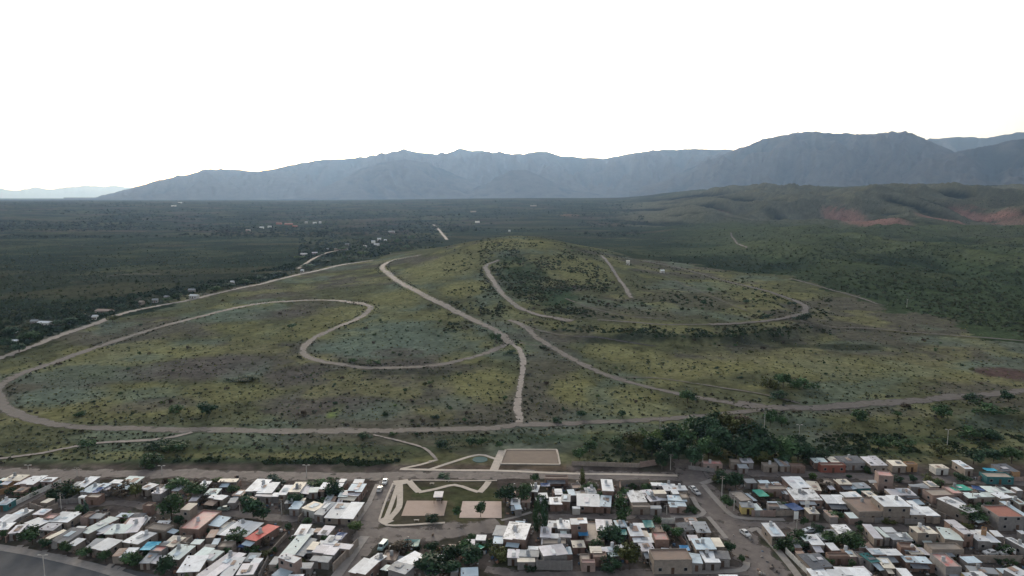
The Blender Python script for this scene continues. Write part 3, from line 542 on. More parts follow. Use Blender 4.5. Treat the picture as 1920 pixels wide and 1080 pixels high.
HOUSES = [
 ('a', (40, 155), (205, 160), (110, 100), 'cream', 'or'), ('a', (215, 190), (350, 190), (300, 115), W_, 'pk'), ('a', (390, 165), (500, 165), (445, 130), W_, 'pk'), ('a', (-5, 155), (45, 155), (25, 133), 'mint', 'tl', 2.4), ('a', (-10, 390), (90, 390), (30, 335), 'bluish', 'tl', 2.6),
 ('a', (705, 222), (800, 225), (870, 128), W_, 'gy'), ('a', (780, 265), (930, 275), (910, 185), 'bluish', 'gy'), ('a', (1060, 182), (1155, 185), (1100, 150), W_, 'pk'), ('a', (1162, 185), (1310, 190), (1240, 118), 'mint', 'pl'), ('a', (755, 320), (830, 325), (790, 298), W_, 'wh', 2.6), ('a', (840, 325), (960, 330), (870, 288), 'tan', 'br'), ('a', (415, 370), (475, 375), (445, 328), 'cream', 'pl', 2.6),
 ('a', (-60, 575), (100, 575), (55, 490), W_, 'gy'), ('a', (112, 500), (225, 508), (190, 432), W_, 'gy'), ('a', (-30, 635), (90, 625), (20, 572), W_, 'pl'), ('a', (90, 665), (200, 655), (150, 592), 'lilac', 'gy'), ('a', (250, 578), (375, 610), (340, 512), W_, 'pl'), ('a', (450, 552), (640, 560), (600, 467), W_, 'pl'), ('a', (670, 502), (740, 492), (695, 466), W_, 'pl', 2.6), ('a', (385, 630), (520, 635), (450, 572), 'lilac', 'gy'), ('a', (430, 530), (520, 530), (480, 486), 'pink', 'pk', 2.8),
 ('a', (455, 710), (492, 722), (595, 632), 'cream', 'pl', 2.6), ('a', (510, 735), (660, 750), (680, 612), 'dark', 'gy', 2.8), ('a', (670, 776), (745, 786), (732, 713), W_, 'pl', 2.6), ('a', (785, 647), (872, 667), (1045, 508), 'mint', 'pl'), ('a', (890, 805), (1040, 827), (1020, 718), W_, 'pl'), ('a', (1010, 665), (1185, 665), (1120, 580), 'mint', 'pl'), ('a', (1200, 655), (1370, 642), (1215, 532), 'lilac', 'pl'), ('b', (-30, 745), (115, 770), (130, 637), W_, 'pl'), ('b', (190, 625), (370, 650), (240, 572), 'tan', 'pl'),
 ('b', (125, 235), (205, 250), (200, 182), W_, 'pl'), ('b', (240, 280), (330, 285), (290, 230), 'lilac', 'gy', 2.6), ('b', (665, 242), (755, 240), (705, 172), W_, 'pl'), ('b', (735, 292), (850, 292), (790, 240), 'mint', 'gy'), ('b', (865, 175), (1040, 170), (900, 140), 'cream', 'gy'), ('b', (772, 327), (910, 345), (820, 290), W_, 'pl'), ('b', (1150, 257), (1295, 260), (1230, 148), W_, 'gy'),
 ('b', (515, 435), (600, 440), (580, 378), 'cream', 'pl', 5.8), ('b', (545, 622), (720, 635), (690, 455), 'pink', 'br', 3.2, 'red-patched pink'), ('b', (735, 580), (890, 602), (830, 495), 'bluish', 'br'), ('b', (880, 672), (1115, 702), (1085, 547), W_, 'br'), ('b', (1136, 716), (1244, 740), (1340, 580), 'red', 'br', 3.0, 'bright red'), ('b', (140, 405), (212, 412), (200, 375), 'brown', 'br', 3.4), ('b', (368, 786), (440, 795), (482, 702), 'cream', 'pl'),
 ('b', (330, 897), (480, 912), (520, 778), 'mint', 'pl'), ('b', (450, 1030), (660, 1020), (600, 895), W_, 'pl'), ('b', (600, 900), (800, 930), (740, 812), 'mint', 'pl'), ('b', (680, 1062), (830, 1090), (990, 842), 'lilac', 'gy'), ('b', (830, 1085), (950, 1085), (1060, 908), W_, 'gy'), ('b', (1030, 1067), (1190, 1060), (1120, 962), 'lilac', 'gy'), ('b', (1190, 952), (1270, 958), (1215, 905), W_, 'gy'), ('b', (225, 842), (330, 852), (265, 792), 'pink', 'gy', 2.8),
 ('c', (25, 277), (170, 277), (65, 187), W_, 'gy'), ('c', (-20, 312), (135, 317), (20, 287), 'lilac', 'gy', 2.6), ('c', (150, 312), (215, 312), (170, 277), W_, 'gy', 2.6), ('c', (220, 292), (302, 292), (265, 207), W_, 'pl'), ('c', (325, 267), (432, 267), (375, 175), 'cream', 'pl'), ('c', (325, 427), (422, 430), (365, 362), 'bluish', 'gy', 2.8), ('c', (430, 362), (462, 362), (445, 330), 'cream', 'gy', 2.6), ('c', (470, 432), (588, 465), (530, 352), 'cream', 'wh'), ('c', (690, 502), (955, 515), (760, 372), W_, 'pl'), ('c', (597, 480), (685, 490), (650, 362), 'grey', 'gy', 2.9), ('c', (620, 232), (815, 237), (650, 180), W_, 'gy'), ('c', (885, 257), (1022, 260), (930, 187), 'bluish', 'br', 3.6), ('c', (830, 292), (985, 305), (860, 262), 'lilac', 'br', 2.8), ('c', (938, 182), (1032, 182), (950, 150), W_, 'br', 2.8), ('c', (800, 172), (857, 175), (815, 142), W_, 'gy', 2.6),
 ('c', (350, 682), (457, 682), (450, 582), W_, 'pl'), ('c', (592, 672), (690, 682), (665, 597), 'lilac', 'pl'), ('c', (205, 872), (330, 880), (440, 677), 'mint', 'gy'), ('c', (215, 900), (375, 947), (280, 852), W_, 'pk', 5.6), ('c', (450, 817), (522, 822), (585, 752), 'cream', 'gy'), ('c', (550, 852), (762, 872), (590, 782), 'lilac', 'gy'), ('c', (520, 922), (692, 937), (570, 877), 'grey', 'gy', 2.8), ('c', (625, 792), (882, 822), (690, 752), 'lilac', 'pl'), ('c', (640, 760), (760, 770), (715, 688), W_, 'pl', 2.9), ('c', (300, 1090), (440, 1090), (330, 1062), W_, 'br'),
 ('d', (85, 1027), (232, 1062), (215, 907), W_, 'br', 3.6), ('d', (260, 942), (345, 972), (335, 857), W_, 'br'), ('d', (450, 1002), (620, 1052), (535, 935), 'grey', 'gy', 4.0), ('d', (545, 955), (655, 1008), (680, 832), 'white', 'pl'), ('e', (10, 1077), (170, 1070), (40, 1005), 'bluish', 'gy'), ('d', (920, 897), (982, 900), (930, 870), W_, 'gy', 2.4),
 ('e', (440, 707), (648, 727), (485, 560), 'stained', 'br', 3.8, 'black-stained white'), ('e', (335, 682), (438, 690), (360, 592), 'grey', 'gy'), ('e', (330, 762), (422, 765), (345, 694), 'bluish', 'gy', 2.6), ('e', (165, 732), (257, 735), (175, 682), W_, 'gy', 2.6), ('e', (465, 897), (575, 900), (482, 822), 'lilac', 'gy'), ('e', (580, 892), (765, 900), (592, 827), 'grey', 'gy'), ('e', (565, 942), (727, 942), (575, 905), 'cream', 'gy', 2.6), ('e', (670, 822), (770, 826), (677, 792), W_, 'gy', 2.6), ('e', (790, 887), (1015, 862), (800, 782), 'lilac', 'gy', 4.2), ('e', (812, 776), (1022, 776), (822, 732), 'tan', 'gy', 3.6), ('e', (785, 702), (885, 706), (797, 602), 'lilac', 'gy'), ('e', (885, 712), (960, 713), (892, 672), W_, 'gy', 2.6), ('e', (965, 702), (1075, 706), (982, 672), 'lilac', 'gy', 2.6), ('e', (952, 620), (1072, 620), (952, 542), W_, 'gy', 3.4), ('e', (1077, 577), (1232, 577), (1082, 517), W_, 'br', 5.6), ('e', (875, 387), (990, 387), (880, 322), W_, 'br'), ('e', (990, 358), (1075, 362), (993, 290), 'grey', 'br', 3.4), ('e', (925, 292), (995, 292), (930, 242), W_, 'gy', 2.6), ('e', (680, 257), (767, 265), (690, 202), W_, 'gy', 2.8), ('e', (1095, 427), (1167, 427), (1100, 412), W_, 'wh', 2.4), ('e', (830, 147), (1037, 147), (850, 120), 'brown', 'br', 2.8),
 ('f', (-32, 392), (182, 400), (-45, 287), W_, 'br'), ('f', (188, 402), (292, 410), (180, 302), 'bluish', 'br'), ('f', (-20, 745), (155, 747), (70, 570), 'tan', 'br', 2.2), ('f', (205, 252), (312, 255), (190, 152), W_, 'br', 4.2), ('f', (470, 367), (620, 364), (445, 262), 'stained', 'pl', 3.2, 'stained white'), ('f', (630, 357), (730, 347), (602, 257), 'lilac', 'pl'), ('f', (702, 287), (815, 285), (692, 252), 'cream', 'pl', 3.8), ('f', (690, 207), (910, 215), (665, 180), W_, 'gy', 2.6), ('f', (790, 250), (1000, 247), (802, 217), W_, 'gy', 2.9), ('f', (870, 287), (932, 285), (868, 247), W_, 'gy', 3.2), ('f', (825, 347), (1000, 357), (842, 300), 'bluish', 'pl'), ('f', (842, 407), (1000, 412), (850, 362), 'bluish', 'pk', 2.6), ('f', (960, 332), (1022, 332), (958, 287), 'tan', 'pl', 3.2), ('f', (490, 422), (650, 422), (500, 392), 'tan', 'pl', 2.6), ('f', (657, 427), (762, 427), (668, 402), 'grey', 'gy', 2.6),
 ('f', (152, 642), (308, 647), (137, 537), 'lilac', 'gy'), ('f', (475, 692), (602, 690), (440, 607), 'white', 'br', 3.4, 'white and red'), ('f', (510, 747), (700, 747), (492, 702), W_, 'gy', 2.8), ('f', (710, 737), (838, 737), (690, 667), 'pink', 'br', 4.0), ('f', (592, 837), (717, 832), (545, 767), 'lilac', 'pl'), ('f', (655, 892), (737, 892), (655, 842), W_, 'gy', 2.8), ('f', (640, 932), (985, 927), (735, 832), 'brown', 'pl', 4.2), ('f', (1090, 652), (1222, 652), (1090, 562), 'grey', 'pl'), ('f', (935, 642), (1060, 632), (932, 572), 'dark', 'gy', 2.8), ('f', (1000, 922), (1150, 942), (985, 852), 'bluish', 'pl'), ('f', (190, 852), (400, 832), (205, 797), 'lilac', 'gy', 2.7), ('f', (80, 852), (188, 852), (90, 797), 'cream', 'br', 3.2), ('f', (112, 902), (232, 902), (120, 854), 'brown', 'br', 2.8), ('f', (0, 962), (122, 962), (10, 930), 'pink', 'pk', 2.6),
 ('g', (20, 837), (190, 837), (-15, 747), 'bluish', 'pl', 3.4, 'patched bluish'), ('g', (195, 817), (272, 817), (155, 747), 'cream', 'pl'), ('g', (110, 957), (242, 957), (50, 862), W_, 'gy'), ('g', (-40, 962), (62, 967), (-20, 902), 'bluish', 'gy', 2.8), ('g', (205, 922), (332, 932), (172, 852), 'dark', 'gy', 2.8), ('g', (225, 1090), (382, 1090), (240, 1070), W_, 'gy'),
 ('g', (395, 427), (497, 417), (342, 347), 'tan', 'gy'), ('g', (428, 472), (545, 477), (402, 432), 'grey', 'ye'), ('g', (850, 302), (1012, 302), (807, 210), W_, 'br'), ('g', (880, 407), (1112, 412), (845, 317), 'stained', 'br', 3.2, 'dark-streaked white'), ('g', (1018, 317), (1120, 327), (1000, 242), 'cream', 'br'), ('g', (590, 322), (812, 322), (592, 287), 'tan', 'pk', 2.6), ('g', (577, 262), (662, 262), (580, 237), 'bluish', 'gy', 2.6), ('g', (692, 722), (806, 720), (602, 620), W_, 'pl', 3.4), ('h', (108, 802), (222, 804), (25, 712), W_, 'pl'), ('h', (85, 1002), (265, 987), (0, 892), 'dark', 'pl', 3.2), ('h', (105, 1090), (390, 1085), (85, 1022), W_, 'pl'),
 ('g', (80, 100), (237, 100), (90, 75), 'pink', 'pk', 2.6), ('g', (320, 82), (402, 86), (330, 57), 'tan', 'pl', 2.8), ('g', (420, 77), (522, 80), (412, 42), 'lilac', 'gy', 2.8), ('g', (390, 127), (472, 130), (400, 97), 'grey', 'gy', 2.4), ('g', (602, 112), (722, 116), (620, 87), 'tan', 'pl', 2.6), ('g', (742, 107), (838, 107), (732, 52), 'grey', 'pl'), ('g', (850, 122), (962, 122), (860, 97), 'brown', 'br', 2.6),
 ('h', (130, 82), (250, 86), (88, 37), 'mint', 'br', 2.8), ('h', (262, 80), (352, 80), (242, 32), 'cream', 'br', 2.9), ('h', (180, 112), (382, 112), (178, 88), 'brown', 'rd', 2.8), ('h', (340, 82), (542, 82), (332, 27), 'dark', 'gy', 3.2), ('h', (612, 102), (752, 102), (547, 32), 'lilac', 'pl', 3.4), ('h', (808, 102), (927, 106), (768, 57), 'cream', 'pl', 3.2), ('h', (925, 102), (1012, 102), (932, 80), 'brown', 'or', 3.0), ('h', (340, 272), (452, 272), (302, 227), 'cream', 'br', 3.2), ('h', (490, 307), (602, 302), (472, 262), 'grey', 'tl', 2.8), ('h', (690, 197), (812, 207), (672, 157), 'pink', 'pk', 5.8, 'bare pink slab'), ('h', (420, 392), (552, 387), (345, 344), W_, 'pl'), ('h', (232, 432), (417, 437), (182, 362), W_, 'br'), ('h', (480, 517), (710, 512), (425, 400), 'brown', 'pl', 3.4), ('h', (720, 460), (952, 462), (650, 372), W_, 'pl', 5.8), ('h', (808, 367), (1022, 372), (748, 310), 'lilac', 'pl'), ('h', (415, 567), (487, 567), (417, 522), 'mint', 'pk', 2.6), ('h', (370, 732), (505, 732), (272, 632), 'stained', 'pl', 3.2, 'white-rimmed brown'), ('h', (640, 737), (717, 740), (562, 630), 'lilac', 'pl'), ('h', (742, 692), (842, 692), (717, 652), W_, 'gy', 2.6), ('h', (800, 762), (962, 762), (782, 702), 'grey', 'gy'), ('h', (730, 737), (770, 737), (667, 647), 'mint', 'gy', 2.8), ('h', (640, 887), (887, 887), (592, 837), W_, 'br', 3.4), ('h', (740, 1002), (842, 1007), (672, 922), 'cream', 'pl'), ('h', (602, 962), (682, 952), (542, 882), 'teal', 'gy', 2.8), ('h', (270, 912), (442, 912), (222, 882), 'brown', 'br', 2.6), ('h', (335, 1062), (605, 1075), (305, 992), W_, 'pl'), ('h', (880, 832), (1000, 842), (872, 792), 'brown', 'br', 2.8),
 ('i', (530, 132), (602, 132), (477, 65), W_, 'pl', 3.2), ('i', (270, 132), (382, 132), (282, 95), 'cream', 'wh', 2.8), ('i', (720, 212), (942, 217), (732, 172), 'tan', 'tl', 2.6), ('i', (850, 152), (982, 152), (832, 97), 'dark', 'gy', 3.4), ('i', (952, 172), (1012, 172), (957, 142), 'brown', 'or', 3.0), ('i', (80, 292), (232, 302), (72, 275), 'grey', 'gy', 2.8), ('i', (255, 292), (332, 292), (192, 247), 'cream', 'pl'), ('i', (240, 377), (422, 372), (232, 322), 'tan', 'pk', 2.8), ('i', (470, 327), (612, 322), (412, 282), 'green', 'gy', 2.8), ('i', (432, 357), (522, 357), (382, 297), 'pink', 'pk', 2.7), ('i', (590, 387), (842, 387), (532, 347), 'mint', 'pl'), ('i', (780, 345), (980, 350), (702, 290), 'mint', 'pl', 3.1), ('i', (862, 397), (962, 387), (802, 350), W_, 'pl', 3.3), ('i', (1020, 442), (1087, 442), (952, 382), 'mint', 'pl'), ('i', (1002, 327), (1052, 327), (982, 297), W_, 'gy', 2.8), ('i', (1060, 562), (1110, 562), (902, 427), 'bluish', 'pl', 3.3), ('i', (532, 527), (622, 507), (372, 392), 'stained', 'pl', 4.4, 'stained white'), ('i', (830, 562), (1042, 562), (745, 467), 'terracotta', 'gy', 4.6), ('i', (50, 542), (290, 544), (32, 467), W_, 'pl'), ('i', (150, 702), (312, 702), (67, 637), 'cream', 'pl', 5.2), ('i', (370, 747), (532, 767), (322, 647), 'mint', 'pl', 3.2), ('i', (540, 707), (632, 707), (387, 587), 'lilac', 'br', 4.6), ('i', (640, 767), (822, 772), (592, 672), W_, 'gy', 3.2), ('i', (832, 727), (902, 732), (772, 677), W_, 'pl', 3.6), ('i', (1075, 847), (1130, 842), (945, 742), W_, 'gy', 3.2), ('i', (1052, 707), (1102, 707), (1022, 680), W_, 'gy'), ('i', (710, 682), (752, 692), (705, 652), 'brown', 'or', 4.6), ('i', (240, 852), (502, 852), (250, 797), 'tan', 'pl', 3.2), ('i', (382, 1002), (512, 1002), (272, 892), 'pink', 'gy', 4.4, 'mauve'), ('i', (580, 962), (702, 957), (522, 912), 'bluish', 'gy', 3.0), ('i', (622, 1042), (862, 1062), (562, 992), 'grey', 'gy'), ('i', (560, 1090), (742, 1090), (552, 1045), W_, 'ye', 3.2), ('i', (990, 1090), (1092, 1062), (932, 1012), W_, 'gy', 3.6), ('i', (-30, 1085), (62, 1090), (0, 1012), W_, 'gy', 3.2), ('i', (40, 957), (257, 967), (7, 907), 'bluish', 'br', 3.0),
]
for q in HOUSES: house(*q)
TARPS = [('b', (110, 825), (235, 825), (200, 752), 'turquoise', 2.9), ('c', (760, 725), (845, 735), (770, 655), 'navy', 3.0), ('d', (585, 790), (740, 792), (602, 727), 'teal', 2.8), ('e', (785, 215), (870, 215), (800, 185), 'navy', 2.4), ('f', (-25, 690), (62, 690), (-25, 642), 'blue', 2.9), ('f', (950, 830), (1035, 832), (955, 785), 'blue', 2.6), ('f', (600, 608), (690, 608), (605, 545), 'teal', 2.8), ('f', (335, 680), (430, 682), (345, 632), 'teal', 2.8),
 ('g', (852, 510), (937, 495), (840, 445), 'navy', 2.7), ('g', (545, 382), (627, 377), (557, 322), 'green', 2.7), ('i', (730, 152), (827, 155), (737, 130), 'turquoise', 2.8), ('i', (642, 315), (742, 330), (612, 282), 'navy', 2.8), ('b', (1060, 800), (1110, 805), (1075, 775), 'navy', 2.2), ('a', (890, 275), (950, 275), (935, 225), 'navy', 3.2), ('e', (150, 800), (215, 830), (170, 765), 'green', 2.4)]
for c, nl, nr, fl, rk, h in TARPS: house(c, nl, nr, fl, rk, 'gy', h, '', 'tarpaulin')
_p0, _p1, _p3 = [at_z(*cp_('d', *q), 2.6) for q in ((885, 322), (972, 330), (905, 264))]
_w, _d = _p1[0] - _p0[0], _p3[1] - _p0[1]; kio = empty('park_shelter', ((_p0[0] + _p1[0]) / 2, (_p0[1] + _p3[1]) / 2, 0.1), 0)
mesh('roof', *box(-_w / 2, _w / 2, -_d / 2, _d / 2, 2.45, 2.6), ROOF['lilac'], kio); mesh('back_wall', *box(-_w / 2 + .3, _w / 2 - .3, _d / 2 - .5, _d / 2 - .3, 0, 2.44), WALL['pl'][1], kio)
for sx in (-1, 1): mesh('post', *tube([(sx * (_w / 2 - .25), -_d / 2 + .25, -.1), (sx * (_w / 2 - .25), -_d / 2 + .25, 2.46)], .09, n=8), M_door, kio)
mesh('bench', *join(box(-_w * .3, _w * .3, 0, .5, .38, .46), box(-_w * .25, -_w * .2, .1, .4, 0, .379), box(_w * .2, _w * .25, .1, .4, 0, .379)), M_grey_slab, kio)
tag(kio, 'small open park shelter with pale flat roof above the brown clay court', 'shelter')
# goal frames on the courts and benches on the plaza
def goal(px, py, rz, where):
    P = at_z(px, py, .1); r = empty('goal', P, rz)
    for s_ in (-1, 1): mesh('post', *tube([(s_ * 1.5, 0, 0), (s_ * 1.5, 0, 2.0)], .06, n=6), M_slab, r)
    mesh('crossbar', *tube([(-1.5, 0, 2.0), (1.5, 0, 2.0)], .06, n=6), M_slab, r); tag(r, where, 'goal')
goal(944, 858, math.pi / 2, 'white goal frame at the left end of the earth court'); goal(1045, 858, math.pi / 2, 'white goal frame at the right end of the earth court')
for px_, py_, l_ in ((838, 903, 'pale concrete bench by the far kerb of the plaza'), (810, 908, 'pale concrete bench on the grass beside the zigzag path'), (781, 977, 'pale concrete bench near the near kerb of the plaza'), (808, 866, 'pale concrete bench by the bent playground path')):
    P = G(px_, py_); r = empty('bench', P + np.array([0, 0, .02])); mesh('seat', *box(-.9, .9, -.25, .25, .40, .50), M_slab, r)
    for s_ in (-1, 1): mesh('leg', *box(s_ * .65 - .1, s_ * .65 + .1, -.2, .2, 0, .399), M_slab, r)
    tag(r, l_, 'bench', 'benches on the plaza')

# small sheds filling the yards, and more yard trees
HXY = np.array([t[5] for t in THINGS]); added = 0; tries = 0
while added < 150 and tries < 6000:
    tries += 1; px, py = random.uniform(5, 1915), random.uniform(897, 1078); P = at_z(px, py, 0)
    if (690 < px < 950 and 885 < py < 1005) or np.min((STREET_XY[:, 0] - P[0]) ** 2 + (STREET_XY[:, 1] - P[1]) ** 2) < 16: continue
    w = random.uniform(2.2, 4.6); q = np.min(np.hypot(HXY[:, 0] - P[0], HXY[:, 1] - P[1]) - HXY[:, 2] * .40 - w * .5)
    if not -.4 < q < 3.5: continue
    mp = math.hypot(P[1], CAM_H) / F; hw_ = w / 2 / mp; dpy = random.uniform(2.5, 5) * CAM_H / (P[1] ** 2) * F * .95
    house('p', (px - hw_, py), (px + hw_, py + random.uniform(-1, 1)), (px - hw_ + (930 - px) / 540 * dpy, py - dpy), random.choice(('white', 'lilac', 'grey', 'grey', 'bluish', 'mint', 'cream', 'dark', 'brown', 'tan', 'rusty', 'rusty', 'white')), random.choice(('br', 'gy', 'gy', 'pl', 'pk')), random.uniform(2.1, 2.7))
    HXY = np.array([t[5] for t in THINGS]); added += 1
# ------------------------------------------------------------------ yard walls
STREETP = STREET_XY
HXY = np.array([t[5] for t in THINGS])
def clear_of_street(x, y, r): return np.min((STREETP[:, 0] - x) ** 2 + (STREETP[:, 1] - y) ** 2) > r * r
def in_plaza(x, y): px, py = to_px(x, y, 0); return 700 < px < 945 and 890 < py < 1000
def wall_between(A, B, h, wk, th=.2, auto=False):
    A, B = np.array(A[:2]), np.array(B[:2]); L_ = float(np.linalg.norm(B - A)); c = (A + B) / 2
    r = empty('yard_wall', (c[0], c[1], float(H(c[0], c[1]))), math.atan2(B[1] - A[1], B[0] - A[0]))
    mesh('wall_panel', *box(-L_ / 2, L_ / 2, -th / 2, th / 2, -.3, h), WALL[wk][1], r)
    for i in range(int(L_ // 3.2) + 1):
        xx = -L_ / 2 + .12 + i * (L_ - .24) / max(1, int(L_ // 3.2)); mesh('pillar', *box(xx - .16, xx + .16, -th / 2 - .06, th / 2 + .06, -.3, h + .12), WALL[wk][1], r)
    px, py = to_px(c[0], c[1], h / 2); THINGS.append((r, px, py, f'{"long" if L_ > 14 else "short"} {WALL[wk][0]} yard wall', 'yard wall', (c[0], c[1], L_)))
for c, p, q, h, wk in [('p', (1072, 873), (1200, 877), 1.8, 'pl'), ('p', (1200, 877), (1232, 872), 2.4, 'pk'), ('f', (380, 212), (650, 203), 2.4, 'pl'), ('f', (770, 575), (900, 577), 2.0, 'wh'), ('c', (745, 1040), (985, 790), 2.6, 'pl'), ('c', (500, 190), (640, 187), 1.8, 'pl'), ('g', (512, 555), (720, 558), 2.2, 'pk'), ('g', (725, 552), (890, 547), 1.9, 'pl'), ('h', (500, 605), (650, 612), 1.8, 'pl'), ('h', (655, 612), (735, 612), 1.8, 'gy'),
  ('i', (620, 962), (1060, 967), 2.4, 'pl'), ('a', (130, 408), (590, 186), 1.7, 'wh'), ('a', (385, 508), (560, 432), 2.2, 'pl'), ('a', (290, 428), (420, 470), 2.2, 'pl'), ('a', (560, 388), (780, 374), 1.8, 'gy'), ('a', (-10, 305), (185, 243), 2.2, 'or'), ('b', (400, 302), (520, 243), 2.0, 'pl'), ('f', (490, 482), (650, 477), 2.6, 'pl'), ('f', (1015, 1025), (1234, 1005), 1.6, 'pl'), ('e', (750, 1018), (1095, 1026), 3.0, 'gy'), ('e', (1075, 783), (1234, 787), 1.9, 'br'), ('f', (0, 787), (160, 790), 1.9, 'br'),
  ('g', (815, 880), (1000, 1062), 1.7, 'wh'), ('i', (835, 610), (1040, 640), 2.2, 'gy'), ('i', (30, 622), (200, 627), 1.8, 'gy'), ('g', (600, 142), (840, 146), 1.8, 'pl'), ('i', (680, 238), (1075, 243), 1.6, 'pk'), ('p', (1290, 880), (1340, 886), 1.6, 'gy'), ('g', (85, 110), (230, 112), 2.2, 'pk'), ('h', (715, 605), (1010, 612), 1.6, 'pl')]:
    wall_between(at_z(*cp_(c, *p), 0), at_z(*cp_(c, *q), 0), h, wk)
n_house = len(THINGS)
for root, px, py, look, noun, (hx, hy, hs) in list(THINGS):
    if noun != 'house' or random.random() > .62 or py < 870: continue
    rz = root.rotation_euler[2]; u = np.array([math.cos(rz), math.sin(rz)]); v = np.array([-u[1], u[0]]); L_ = random.uniform(5, 9); s = random.choice((-1, 1)); e = random.choice((-1, 1))
    A = np.array([hx, hy]) + s * u * (hs / 2 + .35); B = A + v * e * L_; A = A - v * e * random.uniform(0, 3)
    if all(clear_of_street(*(A + (B - A) * t), 1.5) and not in_plaza(*(A + (B - A) * t)) for t in (0, .5, 1)) and np.min(np.hypot(HXY[:, 0] - B[0], HXY[:, 1] - B[1]) - HXY[:, 2] / 2) > .3:
        wall_between(A, B, random.uniform(1.5, 2.1), random.choice(['br', 'br', 'gy', 'pl', 'pk']))
# yard rubble, sheets, crates: uncountable small junk, one stuff object
J_V, J_F, J_C = [], [], []; cnt = 0
while cnt < 2600:
    px, py = random.uniform(0, 1920), random.uniform(895, 1085); P = at_z(px, py, 0)
    if in_plaza(P[0], P[1]) or not clear_of_street(P[0], P[1], 2.2): continue
    if np.min(np.hypot(HXY[:, 0] - P[0], HXY[:, 1] - P[1]) - HXY[:, 2] / 2) < -1.5 and random.random() < .5: continue
    a, b, h = random.uniform(.2, 1.2), random.uniform(.2, .9), random.uniform(.1, .9) ** 1.5 + .05; t = random.uniform(0, 3.14); ca, sa = math.cos(t), math.sin(t); n = len(J_V)
    v, f = box(-a / 2, a / 2, -b / 2, b / 2, -.05, h); J_V += [(P[0] + x * ca - y * sa, P[1] + x * sa + y * ca, z + (random.uniform(-.1, .1) if z > 0 else 0)) for x, y, z in v]; J_F += [tuple(i + n for i in q) for q in f]
    col = random.choice([(.20, .14, .11), (.24, .21, .18), (.10, .09, .085), (.30, .28, .26), (.06, .06, .065), (.42, .40, .38), (.16, .12, .09), (.08, .13, .20), (.13, .11, .10), (.26, .15, .11), (.5, .5, .5)]); J_C += [col] * 8; cnt += 1
me = big_mesh('yard_rubble', np.array(J_V), np.array(J_F), mat('rubble', (0, 0, 0), attr='col', var=.2), smooth=False); set_col(me, np.array(J_C)); tag(link('yard_rubble', me), 'scattered rubble and junk lying in the house yards', 'rubble', kind='stuff')

# ------------------------------------------------------------------ trees and shrubs
M_bark = mat('bark', (.07, .055, .042), var=.25, scale=3)
def leafmat(name, col): return mat(name, col, attr='col', var=.28, scale=1.1, objvar=.28, rough=.75, spec=.12)
LEAF = {'green': (.050, .092, .040), 'dark': (.034, .066, .036), 'olive': (.080, .090, .036), 'light': (.085, .135, .040), 'brown': (.078, .062, .046), 'blue': (.048, .084, .064)}
def crown(shape, n, seed, col, leaf=.085):
    g = np.random.default_rng(seed); k = 15
    if shape == 'round': cc = g.normal(0, 1, (k, 3)); cc /= np.linalg.norm(cc, axis=1)[:, None]; cc *= g.uniform(.12, .33, (k, 1)); rr = g.uniform(.13, .22, k)
    elif shape == 'tall': z = np.linspace(-.40, .38, k); a = g.uniform(0, 6.3, k); r = .24 * np.sqrt(np.clip(1 - (z / .52) ** 2, .05, 1)) * g.uniform(.4, 1, k); cc = np.stack([r * np.cos(a), r * np.sin(a), z], 1); rr = g.uniform(.14, .21, k)
    elif shape == 'cone': z = np.linspace(-.42, .44, k); a = g.uniform(0, 6.3, k); r = .28 * (.5 - z) * g.uniform(.4, 1, k); cc = np.stack([r * np.cos(a), r * np.sin(a), z], 1); rr = .06 + .2 * (.5 - z)
    elif shape == 'flat': cc = np.stack([g.uniform(-.36, .36, k), g.uniform(-.36, .36, k), g.uniform(-.34, .2, k)], 1); rr = g.uniform(.14, .24, k)
    else: cc = np.stack([g.uniform(-.33, .33, k), g.uniform(-.33, .33, k), g.uniform(-.38, .28, k)], 1); rr = g.uniform(.08, .16, k)        # loose
    ci = g.choice(k, n, p=rr ** 2 / (rr ** 2).sum()); dr = g.normal(0, 1, (n, 3)); dr /= np.linalg.norm(dr, axis=1)[:, None]; rad = g.uniform(.55, 1.08, n)
    P = cc[ci] + dr * (rr[ci] * rad)[:, None]
    nn = dr + g.normal(0, .55, (n, 3)); nn /= np.linalg.norm(nn, axis=1)[:, None]; a = np.cross(nn, g.normal(0, 1, (n, 3))); a /= np.linalg.norm(a, axis=1)[:, None]; b = np.cross(nn, a)
    s = leaf * g.uniform(.55, 1.25, n)[:, None]; V = np.stack([P - a * s * .6, P - b * s * .5, P + a * s * .7, P + b * s * .45], 1).reshape(-1, 3)
    if shape in ('flat',): V[:, 2] = np.maximum(V[:, 2], -.5)
    Fc = np.arange(4 * n).reshape(n, 4); me = big_mesh('crown', V, Fc, leafmat('leaf', (0, 0, 0)) if 'LM' not in globals() else LM, smooth=False)
    tint = (.55 + .9 * g.random(k))[ci] * (.8 + .4 * g.random(n)); cv = np.array(col)[None, :] * tint[:, None]; set_col(me, np.repeat(cv, 4, 0)); return me
LM = leafmat('leaf', (0, 0, 0))
CROWN = {(s, c): [crown(s, {'round': 900, 'tall': 800, 'cone': 600, 'flat': 800, 'loose': 520}[s], 31 * i + 7 * j + q, LEAF[c]) for q in range(2)] for i, s in enumerate(('round', 'tall', 'cone', 'flat', 'loose')) for j, c in enumerate(LEAF)}
def trunk_mesh(seed, n):
    g = random.Random(seed); parts = [tube([(0, 0, -.06), (g.uniform(-.02, .02), g.uniform(-.02, .02), .3), (g.uniform(-.04, .04), g.uniform(-.04, .04), .62)], .035, .02, 7)]
    for i in range(n):
        a = i * 6.28 / n + g.random(); parts.append(tube([(0, 0, .24 + .05 * i), (.12 * math.cos(a), .12 * math.sin(a), .45), (.24 * math.cos(a), .24 * math.sin(a), .66)], .018, .007, 5))
    return mesh('proto', *join(*parts), M_bark).data
